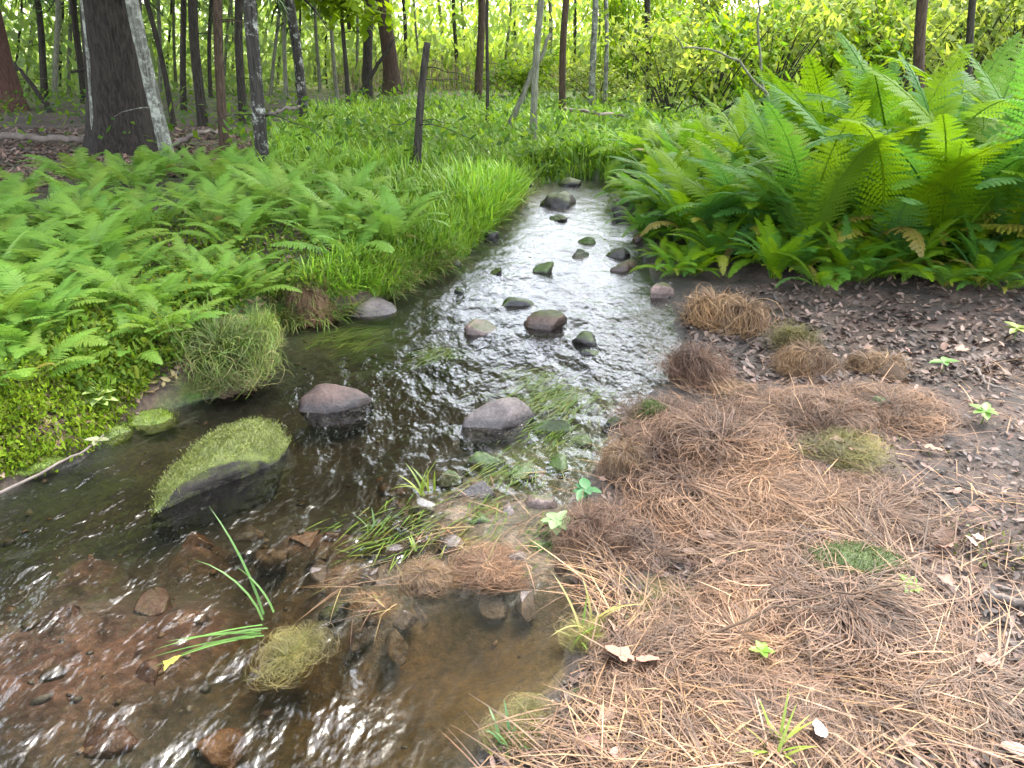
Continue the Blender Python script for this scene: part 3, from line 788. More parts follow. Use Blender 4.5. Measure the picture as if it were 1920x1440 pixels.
for poly, n, size, lab in FRONT:
    x, y, z, t, q = in_px(poly, n, g)
    for i_, k in enumerate(np.argsort(q[:, 0])):
        rank = 'leftmost ' if i_ == 0 else ('rightmost ' if i_ == n - 1 else ['', 'second', 'third', 'fourth', 'fifth', 'sixth', 'seventh', 'eighth', 'ninth', 'tenth'][i_] + ' from left among the ')
        fern('small_fern', float(x[k]), float(y[k]), float(z[k]), int(g.integers(8, 12)), size * float(g.uniform(.8, 1.25)), MID, rank + lab, lab, g, spread=1.4, dry=3)

# low pale ferns on the left bank
ZONES = [([(-60, 400), (120, 335), (130, 420), (-60, 470)], 9, .50, 'low pale ferns below the brown duff'),
         ([(120, 335), (300, 330), (310, 400), (130, 410)], 9, .50, 'low ferns right in front of the big hemlock'),
         ([(-60, 470), (140, 425), (180, 530), (-60, 560)], 10, .48, 'pale ferns mid bed at the frame'),
         ([(140, 415), (340, 405), (360, 500), (190, 530)], 10, .48, 'pale ferns below the hemlock front row'),
         ([(300, 320), (480, 316), (480, 375), (320, 395)], 10, .50, 'ferns by the leaning birch foot'),
         ([(480, 330), (600, 345), (560, 410), (480, 400)], 8, .46, 'ferns at the foot of the mottled birch'),
         ([(-60, 560), (130, 530), (130, 620), (-60, 660)], 9, .44, 'lush ferns above the mossy bank'),
         ([(140, 530), (260, 510), (300, 590), (180, 620)], 8, .42, 'lush ferns behind the large hanging sedge'),
         ([(-60, 660), (90, 620), (120, 690), (40, 740), (-60, 740)], 7, .36, 'bright ferns lowest on the bank'),
         ([(350, 410), (520, 400), (560, 450), (400, 480)], 9, .46, 'ferns right of the pale bed'),
         ([(540, 420), (720, 410), (790, 470), (640, 500)], 11, .46, 'ferns above the stream bend'),
         ([(580, 335), (700, 325), (780, 380), (640, 400)], 8, .42, 'ferns in grass by the snag'),
         ([(250, 590), (330, 570), (330, 650), (250, 680)], 6, .3, 'little ferns left of the hanging sedge'),
         ([(310, 510), (470, 490), (490, 560), (340, 590)], 10, .36, 'small ferns above the tan tussock')]
for poly, n, size, lab in ZONES:
    x, y, z, t, q = in_px(poly, n, g)
    o_ = np.argsort(q[:, 0])
    for i_, k in enumerate(o_):
        rank = 'leftmost of the ' if i_ == 0 else ('rightmost of the ' if i_ == n - 1 else ['', 'second', 'third', 'fourth', 'fifth', 'sixth', 'seventh', 'eighth', 'ninth', 'tenth'][i_] + ' from left among the ')
        fern('low_fern', float(x[k]), float(y[k]), float(z[k]), int(g.integers(7, 11)), size * float(g.uniform(.75, 1.2)), LOW, (rank + lab).replace('rightmost of the ', 'rightmost ').replace('leftmost of the ', 'leftmost '), lab, g, spread=1.3, dry=1 if g.uniform() < .25 else 0)

# ------------------------------------------------------------------ sedge tussocks
def tussock_mesh(n, cols, tips, seed, reach=.55, width=.0055, lift=.05, messy=.55, sweep=.3, up=0.0, spread0=.5):
    """dead or green blades combed down over a low dome of radius .5 and height .5"""
    g = np.random.default_rng(seed); ns = 7
    az = g.uniform(0, 6.28, n) + .5 * np.sin(3 * g.uniform(0, 6.28, n))
    clump = g.normal(size=24) * messy; az = az + clump[(az / 6.2832 * 24).astype(int) % 24] * .4
    ph0 = np.minimum(np.abs(g.normal(size=n)) * spread0, 1.4)
    dl = g.uniform(.5, 1.25, n) * reach * 3.0
    tw = g.normal(size=n) * messy
    lf = np.abs(g.normal(size=n)) * lift + .004
    s = np.linspace(0, 1, ns + 1)[None]
    ph = ph0[:, None] + dl[:, None] * s
    a = az[:, None] + tw[:, None] * s ** 1.3
    over = np.maximum(ph - 1.45, 0)
    R = .5 * np.sin(np.minimum(ph, 1.45)) + over * .33 + lf[:, None] * 1.2 * np.sin(s * 3.1)
    Z = .5 * np.maximum(np.cos(np.minimum(ph, 1.5)), 0) ** .9 + lf[:, None] * np.sin(s * 2.6) * 2 + up * s * (1 - .6 * s)
    Z = np.maximum(Z, .012 + g.uniform(0, .03, n)[:, None])
    sh = sweep * s ** 1.2
    pos = np.stack([R * np.cos(a) + sh * .35, R * np.sin(a) - sh * .2, Z], -1) + np.cumsum(g.normal(size=(n, ns + 1, 3)) * .008, 1)
    T = np.gradient(pos, axis=1); sd_ = np.cross(T, np.array([0, 0, 1.0]) + g.normal(size=(n, 1, 3)) * .3)
    sd_ /= np.linalg.norm(sd_, axis=2)[..., None] + 1e-9
    w = (width * g.uniform(.6, 1.3, n)[:, None] * (1 - s ** 3 * .8))[..., None] * .5
    V = np.stack([pos - sd_ * w, pos + sd_ * w], 2).reshape(-1, 3)
    q = np.array([[2 * k, 2 * k + 1, 2 * k + 3, 2 * k + 2] for k in range(ns)])
    Q = (q[None] + (np.arange(n) * 2 * (ns + 1))[:, None, None]).reshape(-1, 4)
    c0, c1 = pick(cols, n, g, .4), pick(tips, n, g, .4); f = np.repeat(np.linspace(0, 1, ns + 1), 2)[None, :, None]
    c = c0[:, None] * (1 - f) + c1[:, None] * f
    return V, Q, c.reshape(-1, 3)
def mop(n, cols, tips, seed, k=4, width=.0055, off=.2, **kw):
    g = np.random.default_rng(seed + 50); A = Acc()
    for i in range(k):
        sc = 1.0 if k == 1 else g.uniform(.42, .72)
        o = g.normal(size=2) * off
        V, Q, c = tussock_mesh(n // k, cols, tips, seed * 7 + i, width=width / sc, **kw)
        a = g.uniform(0, 6.28); ca, sa = math.cos(a), math.sin(a)
        V = np.c_[V[:, 0] * ca - V[:, 1] * sa, V[:, 0] * sa + V[:, 1] * ca, V[:, 2]] * [sc, sc, sc ** .5 * g.uniform(.7, 1.05)]
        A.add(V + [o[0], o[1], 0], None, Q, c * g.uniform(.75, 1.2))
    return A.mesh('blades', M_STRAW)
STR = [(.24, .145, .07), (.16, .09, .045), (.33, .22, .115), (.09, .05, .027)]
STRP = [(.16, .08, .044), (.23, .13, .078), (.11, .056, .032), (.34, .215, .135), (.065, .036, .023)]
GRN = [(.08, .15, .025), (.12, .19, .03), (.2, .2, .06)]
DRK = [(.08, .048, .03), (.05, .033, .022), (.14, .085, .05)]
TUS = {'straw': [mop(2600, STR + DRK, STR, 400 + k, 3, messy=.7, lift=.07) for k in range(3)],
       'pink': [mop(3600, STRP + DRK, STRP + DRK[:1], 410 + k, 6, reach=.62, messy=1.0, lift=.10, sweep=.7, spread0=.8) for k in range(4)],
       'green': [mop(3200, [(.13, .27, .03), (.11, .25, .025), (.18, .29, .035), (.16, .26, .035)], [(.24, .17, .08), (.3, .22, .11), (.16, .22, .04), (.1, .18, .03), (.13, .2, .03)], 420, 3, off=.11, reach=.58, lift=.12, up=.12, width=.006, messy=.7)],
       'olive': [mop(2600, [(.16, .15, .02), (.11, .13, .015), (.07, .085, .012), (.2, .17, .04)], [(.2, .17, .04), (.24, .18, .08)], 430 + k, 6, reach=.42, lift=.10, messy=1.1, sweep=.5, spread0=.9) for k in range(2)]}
dome = rock_geo(.40, .40, .34, 901, .16, 2, ICO4)
SOD = mesh_np('sod', dome[0], dome[1], None, None, True, M_MUD)
def tussock(px, py, w, hgt, kind, label, seed=0, z=None, group=None):
    if z is None:
        x, y, z, t = [float(v) for v in ground_at(np.array(px), np.array(py))]
        z = max(z, -.01)
    else:
        x, y, t = [float(v) for v in at(px, py, z)]
    sxy = w * t / F / (.95 if kind == 'pink' else 1.1); el = math.atan2(CAM_H, y)
    sz = max(.42 * hgt, (hgt - .55 * w * math.sin(el)) / math.cos(el)) * t / F / (.46 if kind == 'pink' else .42)
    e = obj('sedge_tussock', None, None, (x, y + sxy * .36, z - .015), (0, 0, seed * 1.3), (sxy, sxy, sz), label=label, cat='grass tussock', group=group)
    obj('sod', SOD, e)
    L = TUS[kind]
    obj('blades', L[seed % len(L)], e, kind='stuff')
TG = 'dry straw tussocks on the right bank'
for k, (px, py, w, hh_, lab) in enumerate([(1290, 830, 150, 70, 'matted pink straw hump beside the brown mossy mound'), (1470, 800, 150, 60, 'matted straw hump left of the row of three'), (1250, 930, 150, 70, 'pink straw hump right of the rounded tan tussock'),
        (1430, 960, 190, 74, 'low matted straw hump below the wide shaggy tussock'), (1230, 1060, 170, 70, 'straw hump beside the pool corner clump'), (1540, 960, 160, 60, 'loose straw hump below the yellow green mossy tussock'),
        (1400, 1220, 200, 80, 'straw hump left of the largest swirling tussock'), (1700, 1200, 190, 74, 'ragged straw hump below the lime green seedling'), (1220, 1370, 200, 80, 'near straw hump at the bottom rim by the grey lump'),
        (1480, 1400, 220, 80, 'straw hump behind the bleached white leaf'), (1660, 960, 170, 56, 'thin straw hump above the dark moss hump')]):
    tussock(px, py, w, hh_, 'pink', lab, 40 + k)
tussock(1360, 612, 190, 92, 'straw', 'big domed straw tussock at the foot of the right bank ferns', 1)
tussock(1298, 712, 95, 74, 'pink', 'small tan tussock at the water edge below the tan pink stone', 2)
tussock(1540, 705, 130, 70, 'straw', 'tan tussock with drooping blades behind the puddled mud', 3)
tussock(1700, 712, 130, 56, 'straw', 'low yellowish tussock beside the green seedling', 4)
tussock(1495, 652, 80, 46, 'olive', 'small olive straw tussock in front of the dark ferns', 5)
tussock(1380, 752, 110, 40, 'straw', 'flat yellow capped tussock above the brown mossy mound', 6)
tussock(1370, 885, 200, 110, 'pink', 'wide shaggy pink brown tussock right of the brown mossy mound', 7)
tussock(1580, 800, 130, 70, 'pink', 'pink brown tussock left of the small mossy stone', 8)
tussock(1740, 805, 150, 66, 'pink', 'pink brown tussock right of the small mossy stone', 9)
tussock(1600, 868, 115, 56, 'olive', 'yellow green mossy tussock in the middle of the straw', 10)
tussock(1170, 905, 125, 78, 'straw', 'rounded tan tussock on the water edge above the blue green leaf', 11)
tussock(1135, 1015, 105, 76, 'pink', 'rounded pink tan tussock beside the pale leaves', 12)
tussock(1075, 1075, 90, 56, 'straw', 'small tan clump at the top corner of the amber pool', 13)
tussock(1260, 1160, 110, 56, 'olive', 'olive yellow clump right of the wet grey pool stone', 14)
tussock(1330, 985, 220, 90, 'pink', 'broad swept straw tussock above the pool margin', 15)
tussock(1480, 1110, 210, 84, 'pink', 'flattened brown tussock left of the dark moss hump', 16)
tussock(1560, 1245, 330, 120, 'pink', 'largest swirling brown straw tussock below the dark moss hump', 17)
tussock(1350, 1330, 260, 100, 'pink', 'flattened straw tussock near the bottom edge', 18)
tussock(1130, 1215, 100, 50, 'olive', 'fringe of olive straw on the right rim of the amber pool', 19)
tussock(985, 1400, 110, 60, 'olive', 'clump of pale straw at the bottom rim of the pool', 20)
tussock(1780, 1330, 260, 90, 'pink', 'sparse straw tussock in the near right corner', 21)
tussock(372, 748, 235, 128, 'green', 'large green and tan sedge tussock hanging over the left bank', 22)
tussock(470, 668, 100, 70, 'green', 'smaller green sedge beside the large hanging tussock', 23)
tussock(572, 598, 98, 84, 'straw', 'tan straw tussock below the dark left bank hollow', 24)
tussock(540, 1248, 118, 64, 'olive', 'yellow mossy tussock standing in the stream by the long grass blades', 25, z=0)
tussock(790, 1112, 118, 58, 'straw', 'straw tussock on the spit left of the amber pool', 26, z=0)
tussock(645, 1105, 84, 36, 'straw', 'low half drowned straw clump at the outer end of the spit', 27, z=-.01)
tussock(705, 1160, 90, 40, 'straw', 'half drowned tan clump below the outer spit straw', 28, z=-.01)
tussock(945, 1085, 110, 50, 'pink', 'pale pink straw clump at the head of the amber pool', 29, z=0)
tussock(935, 1012, 110, 26, 'olive', 'olive straw clump in the shallows above the pool head', 30, z=-.01)
tussock(860, 985, 70, 20, 'olive', 'thin olive clump below the wet grey stone', 31, z=-.01)

def leafbits(x, y, z, t, size, cols, hmax, g, var=.3, tilt=.6):
    n = len(x); a = g.uniform(0, 6.28, n); s = g.uniform(.5, 1.3, n) * size
    base = np.array([[-1, 0], [0, .5], [1, 0], [0, -.5]])
    ca, sa = np.cos(a)[:, None], np.sin(a)[:, None]
    bx, by = base[None, :, 0] * s[:, None], base[None, :, 1] * s[:, None]
    X, Y = bx * ca - by * sa, bx * sa + by * ca
    ti = g.normal(size=(n, 2)) * tilt
    Z = X * ti[:, :1] + Y * ti[:, 1:]
    V = np.stack([x[:, None] + X, y[:, None] + Y, (z + hmax)[:, None] + Z], -1).reshape(-1, 3)
    Q = np.arange(n * 4).reshape(-1, 4)
    return V, Q, np.repeat(pick(cols, n, g, var), 4, 0)

# ------------------------------------------------------------------ loose straw, litter and leaves on the right bank
BANK = [(1185, 800), (1290, 720), (1480, 690), (1700, 700), (1990, 640), (2150, 1520), (880, 1520), (905, 1400), (1050, 1300), (1140, 1160), (1045, 1060), (1075, 930)]
x, y, z, t, q = in_px(BANK, 13000, g)
keep = g.uniform(size=len(x)) < sstep(.0, .16, fbm(x * 3.6, y * 3.6, 55, 4)) * (1 - .75 * sstep(.75, 1.5, x - .35 * y + .5)) + .1
x, y, z = x[keep], y[keep], z[keep]
n = len(x)
flow = 2.2 * fbm(x * 1.1, y * 1.1, 51, 2) * 6
az = flow + g.normal(size=n) * .9
v, q_, t_, c = ribbons(np.c_[x, y, z + g.uniform(.002, .03, n)], az, g.uniform(.06, .24, n), g.uniform(.0016, .0048, n), g.uniform(1.1, 1.55, n), g.uniform(.05, .6, n), 4,
                       pick(STRP + STR + [(.06, .038, .025), (.09, .055, .035), (.13, .08, .055)], n, g, .35))
hv = terrain(v[:, 0], v[:, 1]); v[:, 2] = np.maximum(v[:, 2], hv + .003)
obj('loose_straw', mesh_np('loose_straw', v, t_, q_, c, False, M_STRAW), kind='stuff', label='loose dead sedge straw strewn over the right bank')

# drowned straw and moss on the shallow bar between the stream and the pool
SPIT = [(600, 1075), (680, 1050), (770, 1060), (800, 960), (860, 890), (980, 850), (1080, 850), (1110, 930), (1050, 1040), (1000, 1090), (920, 1080), (850, 1100), (760, 1150), (690, 1175), (620, 1130)]
x, y, z, t, q = in_px(SPIT, 200, g)
n = len(x); z = np.maximum(z, -.012)
az = np.radians(215) + g.normal(size=n) * .8
v, q_, t_, c = ribbons(np.c_[x, y, z + g.uniform(.0, .02, n)], az, g.uniform(.06, .2, n), g.uniform(.002, .004, n), g.uniform(1.15, 1.55, n), g.uniform(.05, .5, n), 4,
                       pick(STRP + STR + [(.13, .13, .03), (.08, .12, .02), (.17, .15, .05)], n, g, .3))
v[:, 2] = np.clip(v[:, 2], -.012, None)
obj('drowned_straw', mesh_np('drowned_straw', v, t_, q_, c, False, M_STRAW), kind='stuff', label='half drowned dead grass on the shallow stony bar')

x, y, z, t, q = in_px(BANK, 9000, g)
kp = g.uniform(size=len(x)) < sstep(.06, .2, fbm(x * 2.6, y * 2.6, 58, 4)) * .9
x, y, z, t = x[kp], y[kp], z[kp], t[kp]
V, Q, c = leafbits(x, y, z, t, .007, [(.09, .11, .015), (.06, .08, .012), (.13, .14, .025), (.05, .05, .015)], g.uniform(.002, .025, len(x)), g, .4, .9)
obj('bank_moss', mesh_np('bank_moss', V, None, Q, c, False, M_BLADE), kind='stuff', label='thin patches of olive moss between the dead grass')

# leaf flakes everywhere on the floor
def flakes(poly, n, cols, size, name, label, g):
    x, y, z, t, q = in_px(poly, n, g)
    a = g.uniform(0, 6.28, n); s = g.uniform(.5, 1.4, n) * size; ti = g.normal(size=(n, 2)) * .45
    base = np.array([[-1, 0], [-.25, .42], [.55, .36], [1, 0], [.5, -.38], [-.3, -.4]])
    ca, sa = np.cos(a)[:, None], np.sin(a)[:, None]
    bx, by = base[None, :, 0] * s[:, None], base[None, :, 1] * s[:, None]
    X, Y = bx * ca - by * sa, bx * sa + by * ca
    Z = X * ti[:, :1] + Y * ti[:, 1:] + .25 * np.abs(by)
    V = np.stack([x[:, None] + X, y[:, None] + Y, z[:, None] + .008 + Z], -1).reshape(-1, 3)
    V[:, 2] = np.maximum(V[:, 2], terrain(V[:, 0], V[:, 1]) + .002)
    off = (np.arange(n) * 6)[:, None]
    Q = np.concatenate([off + np.array([[0, 1, 2, 3]]), off + np.array([[0, 3, 4, 5]])])
    obj(name, mesh_np(name, V, None, Q, np.repeat(pick(cols, n, g, .35), 6, 0), False, M_FLAKE), kind='stuff', label=label)
LIT = [(.11, .065, .048), (.07, .042, .03), (.15, .085, .065), (.21, .14, .115), (.04, .028, .022), (.10, .08, .07), (.05, .04, .035)]
flakes(BANK, 5000, LIT, .014, 'leaf_litter', 'brown and pinkish leaf fragments among the straw', g)
flakes([(1270, 560), (1500, 520), (2000, 520), (2000, 720), (1700, 720), (1300, 720)], 2600, [(.06, .04, .03), (.04, .03, .024), (.10, .065, .05), (.17, .115, .09)], .02,
       'wet_leaf_litter', 'dark wet leaves on the mud in front of the ferns', g)
flakes([(-100, 240), (460, 240), (560, 330), (130, 335), (-100, 420)], 5000, [(.16, .10, .075), (.11, .07, .05), (.22, .14, .11)], .035,
       'pine_duff', 'red brown leaf and needle duff round the hemlock', g)
flakes([(-60, 430), (500, 380), (800, 400), (760, 540), (480, 600), (250, 780), (0, 900), (-60, 900)], 2600, [(.16, .10, .07), (.10, .065, .045), (.25, .17, .11), (.3, .24, .1)], .022,
       'bank_litter', 'brown litter showing between the low ferns', g)

# separate fallen leaves one can pick out
def leaf_outline(seed, lobed):
    g2 = np.random.default_rng(seed); n_ = 20
    th = np.linspace(0, 2 * np.pi, n_, endpoint=False)
    r = .55 + .45 * np.abs(np.cos(th / 2)) ** 1.2
    if lobed: r = r * (1 + .22 * np.cos(5 * th))
    X, Y = np.cos(th) * r - .1, np.sin(th) * r * (.8 if lobed else .55)
    Z = .22 * Y ** 2 + .12 * np.sin(X * 2 + g2.uniform(0, 3)) + .05 * g2.normal(size=n_)
    V = np.r_[np.c_[X, Y, Z], [[0, 0, 0]]]
    return V, [(n_, k, (k + 1) % n_) for k in range(n_)]
FL = []
for k in range(5):
    v, t_ = leaf_outline(k, k % 2 == 0)
    FL.append(mesh_np('fallen_leaf', v, t_, None, None, False, M_DEADLEAF))
LZ = [([(1290, 900), (1500, 880), (1500, 1080), (1250, 1080)], 8, 'dead leaves in the straw above the pool'),
      ([(1700, 880), (1920, 860), (1920, 1120), (1760, 1150)], 10, 'pinkish dead leaves right of the moss hump'),
      ([(1560, 600), (1920, 560), (1920, 700), (1560, 690)], 10, 'dead leaves on the mud before the ferns'),
      ([(1080, 1180), (1300, 1170), (1300, 1330), (1050, 1330)], 6, 'dead leaves beside the amber pool'),
      ([(1500, 1280), (1920, 1200), (1920, 1440), (1500, 1440)], 10, 'dead leaves in the near right corner'),
      ([(1100, 1340), (1480, 1350), (1450, 1440), (1000, 1440)], 7, 'dead leaves along the bottom edge straw'),
      ([(1400, 740), (1800, 740), (1760, 860), (1400, 860)], 8, 'dead leaves among the back straw tussocks')]
NTH = ['leftmost', 'second', 'third', 'fourth', 'fifth', 'sixth', 'seventh', 'eighth', 'ninth', 'tenth']
for poly, n, lab in LZ:
    x, y, z, t, q = in_px(poly, n, g)
    for i_, k in enumerate(np.argsort(q[:, 0])):
        s_ = float(g.uniform(.02, .042))
        rank = 'leftmost of the ' if i_ == 0 else 'rightmost of the ' if i_ == n - 1 else NTH[i_] + ' from left among the '
        obj('fallen_leaf', FL[g.integers(0, 5)], None, (float(x[k]), float(y[k]), float(z[k]) + .02 + .01 * float(g.uniform())), (float(g.normal()) * .3, float(g.normal()) * .3, float(g.uniform(0, 6.28))),
            (s_, s_, s_), label=rank + lab, cat='leaf', group=lab)
M_WHITE = solid_mat('bleached_leaf', attr=False, col=(.42, .39, .34), rough=.5, bump=.1)
M_PINKL = solid_mat('pink_leaf', attr=False, col=(.28, .14, .10), rough=.5, bump=.1)
def one_leaf(px, py, size, mat, label, k, dz=.05):
    x, y, z, t = [float(v) for v in ground_at(np.array(px), np.array(py))]
    v, t_ = leaf_outline(50 + k, k % 2 == 0)
    s_ = size * t / F / 2
    obj('fallen_leaf', mesh_np('fallen_leaf', v, t_, None, None, False, mat), None, (x, y, z + dz), (.35, .1, k * 1.1), (s_, s_, s_), label=label, cat='leaf')
one_leaf(1530, 1397, 62, M_WHITE, 'bleached white leaf near the bottom edge of the right bank', 1)
one_leaf(1160, 1255, 70, M_PINKL, 'salmon pink leaf right of the amber pool', 2)
one_leaf(1215, 1262, 56, M_PINKL, 'second pinkish leaf just right of the salmon leaf', 3)
one_leaf(345, 1325, 40, solid_mat('yellow_leaf', attr=False, col=(.35, .33, .05)), 'yellow green leaf drifting in the dark water', 4, dz=.16)

# ------------------------------------------------------------------ grass and undergrowth
GRASS = [(500, 300), (560, 235), (660, 190), (1230, 195), (1330, 240), (1230, 330), (1150, 322), (1100, 330), (990, 343), (972, 392), (905, 455), (862, 496), (770, 545), (640, 568), (560, 540), (640, 480), (560, 400), (500, 340)]
x, y, z, t, q = in_px(GRASS, 30000, g)
n = len(x)
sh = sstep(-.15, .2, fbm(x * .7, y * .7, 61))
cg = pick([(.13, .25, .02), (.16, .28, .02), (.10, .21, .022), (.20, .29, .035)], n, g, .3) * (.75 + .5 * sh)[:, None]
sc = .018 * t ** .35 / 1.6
z = np.maximum(z, 0)
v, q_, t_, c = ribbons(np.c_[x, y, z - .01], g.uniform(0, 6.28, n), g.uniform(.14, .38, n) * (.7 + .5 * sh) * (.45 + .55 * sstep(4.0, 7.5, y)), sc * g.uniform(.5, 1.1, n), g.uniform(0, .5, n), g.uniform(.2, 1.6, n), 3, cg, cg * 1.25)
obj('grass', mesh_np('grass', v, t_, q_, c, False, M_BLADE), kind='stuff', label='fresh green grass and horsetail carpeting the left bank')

UNDER = [(-150, 190), (300, 190), (560, 200), (660, 165), (1250, 150), (1500, 200), (2000, 210), (2000, 420), (1300, 450), (1180, 330), (500, 330), (-150, 260)]
x, y, z, t, q = in_px(UNDER, 14000, g)
keep = ~((q[:, 0] < 430) & (q[:, 1] > 235)) | (g.uniform(size=len(x)) < .15)
x, y, z, t = x[keep], y[keep], z[keep], t[keep]
V, Q, c = leafbits(x, y, z, t, .05, [(.07, .15, .02), (.11, .2, .02), (.14, .22, .03), (.05, .11, .03)], g.uniform(.02, .45, len(x)), g)
obj('undergrowth', mesh_np('undergrowth', V, None, Q, c, False, M_LEAF), kind='stuff', label='low leafy undergrowth across the forest floor')

x, y, z, t, q = in_px([(690, 500), (780, 500), (900, 420), (1000, 330), (1020, 345), (975, 400), (905, 462), (860, 505), (770, 550), (640, 600), (520, 618), (500, 590), (600, 560)], 3200, g)
n = len(x); hv = np.maximum(z, 0)
cg = pick([(.07, .15, .014), (.10, .18, .02), (.16, .16, .05), (.2, .15, .07), (.06, .11, .02)], n, g, .35)
kp = fbm(x * 3, y * 3, 63, 3) > -.08
v, q_, t_, c = ribbons(np.c_[x, y, hv][kp], (np.radians(-40) + g.normal(size=n) * 1.1)[kp], g.uniform(.1, .3, n)[kp], (.007 * g.uniform(.6, 1.2, n))[kp], g.uniform(.3, 1.0, n)[kp], g.uniform(.6, 1.7, n)[kp], 4, cg[kp], cg[kp] * 1.2)
obj('overhanging_grass', mesh_np('overhanging_grass', v, t_, q_, c, False, M_BLADE), kind='stuff', label='ragged green and straw blades drooping from the left bank over the water')
COVER = [(-60, 640), (110, 600), (240, 620), (300, 690), (255, 790), (215, 815), (170, 855), (60, 900), (-60, 930)]
x, y, z, t, q = in_px(COVER, 16000, g)
kp = g.uniform(size=len(x)) < sstep(-.22, .05, fbm(x * 6, y * 6, 66, 3)) + .1
x, y, z = x[kp], y[kp], z[kp]
V, Q, c = leafbits(x, y, z, t, .0095, [(.15, .25, .012), (.19, .28, .016), (.10, .18, .012), (.22, .29, .025), (.10, .10, .03)], g.uniform(.0, .06, len(x)) * (.6 + 1.6 * vn(x * 9, y * 9, 67)), g, .45, .9)
obj('mossy_groundcover', mesh_np('mossy_groundcover', V, None, Q, c, False, M_LEAF), kind='stuff', label='bright mossy ground cover on the left bank edge')
x, y, z, t, q = in_px([(-60, 430), (500, 400), (790, 420), (760, 540), (560, 590), (480, 560), (300, 720), (200, 800), (60, 650), (-60, 640)], 15000, g)
V, Q, c = leafbits(x, y, z, t, .016, [(.09, .18, .015), (.13, .21, .02), (.07, .13, .02), (.17, .2, .03)], g.uniform(.0, .12, len(x)), g, .35, .8)
obj('bank_groundcover', mesh_np('bank_groundcover', V, None, Q, c, False, M_LEAF), kind='stuff', label='small leafy ground cover between the low ferns')

# water weed: soft green strands under the riffle
WEED = [(1045, 740, .20, 700), (1010, 700, .12, 160), (1045, 800, .14, 160), (960, 880, .16, 90), (930, 950, .14, 90), (1000, 1010, .1, 70), (760, 980, .16, 150), (830, 660, .12, 160), (660, 630, .2, 250)]
A = Acc()
for px, py, r, n in WEED:
    X, Y, _ = at(px, py, 0)
    xx, yy = X + g.normal(size=n) * r * .6, Y + g.normal(size=n) * r * .5
    v, q_, t_, c = ribbons(np.c_[xx, yy, g.uniform(-.03, .006, n)], np.radians(235) + g.normal(size=n) * .3, g.uniform(.05, .17, n), np.full(n, .004), np.full(n, 1.35), np.full(n, .2), 3,
                           pick([(.07, .14, .015), (.11, .17, .02), (.15, .16, .03)], n, g))
    v[:, 2] = np.clip(v[:, 2], -.05, .010)
    A.add(v, t_, q_, c)
obj('water_weed', A.mesh('water_weed', M_BLADE), kind='stuff', label='trailing green water weed below the surface')

# ------------------------------------------------------------------ small plants
def blade_tuft(px, py, n, length, cols, label, name='grass_tuft', z=None, wid=.008, lean=(.05, .7), bend=(.3, 1.2), azr=None, cat='grass tuft'):
    if z is None: x, y, z, t = [float(v) for v in ground_at(np.array(px), np.array(py))]
    else: x, y, t = [float(v) for v in at(px, py, z)]
    az = g.uniform(0, 6.28, n) if azr is None else g.uniform(*azr, n)
    v, q_, t_, c = ribbons(g.normal(size=(n, 3)) * [.015, .015, 0], az, length * g.uniform(.55, 1.1, n), np.full(n, wid), g.uniform(*lean, n), g.uniform(*bend, n), 6, pick(cols, n, g, .2))
    e = obj(name, None, None, (x, y, z), label=label, cat=cat)
    # every blade a part
    nv, k = 13, 0
    for i in range(n):
        vv = v[i * nv:(i + 1) * nv]
        qq = q_[:5]; tt = t_[:1]
        obj('blade', mesh_np('blade', vv, tt, qq, c[i * nv:(i + 1) * nv], False, M_BLADE), e)
LG = [(.08, .18, .035), (.11, .21, .05)]
blade_tuft(505, 1150, 3, .34, LG, 'bright bent grass blades rising from the water left of the yellow tussock', 'long_grass', 0, .008, (.05, .3), (.7, 1.5), (1.6, 3.2))
blade_tuft(485, 1185, 7, .32, LG, 'long pale green blades trailing on the water left of the yellow tussock', 'long_grass', .01, .007, (1.0, 1.3), (.2, .45), (3.5, 4.3))
blade_tuft(800, 925, 10, .16, [(.2, .24, .03), (.15, .22, .03)], 'yellow green grass tuft in the shallows above the pale flat stone', z=0)
blade_tuft(770, 1030, 6, .09, [(.16, .22, .03), (.1, .16, .03)], 'thin green tuft in the shallows left of the pool', z=0)
blade_tuft(700, 1000, 5, .09, [(.08, .14, .04), (.1, .17, .05)], 'faint green tuft in midstream below the pale flat stone', z=-.02)
blade_tuft(950, 1400, 8, .10, [(.06, .14, .05), (.1, .18, .06)], 'blue green tuft on the bottom rim of the pool')
blade_tuft(1455, 1420, 12, .14, [(.2, .28, .04), (.26, .3, .06)], 'bright yellow green sprout left of the white leaf')
blade_tuft(1085, 1210, 8, .11, [(.14, .22, .03), (.2, .2, .06)], 'green tuft on the right rim of the amber pool')
blade_tuft(1110, 1190, 6, .2, [(.3, .25, .09), (.24, .22, .06)], 'arching yellow blades over the right rim of the pool', bend=(.8, 1.6))

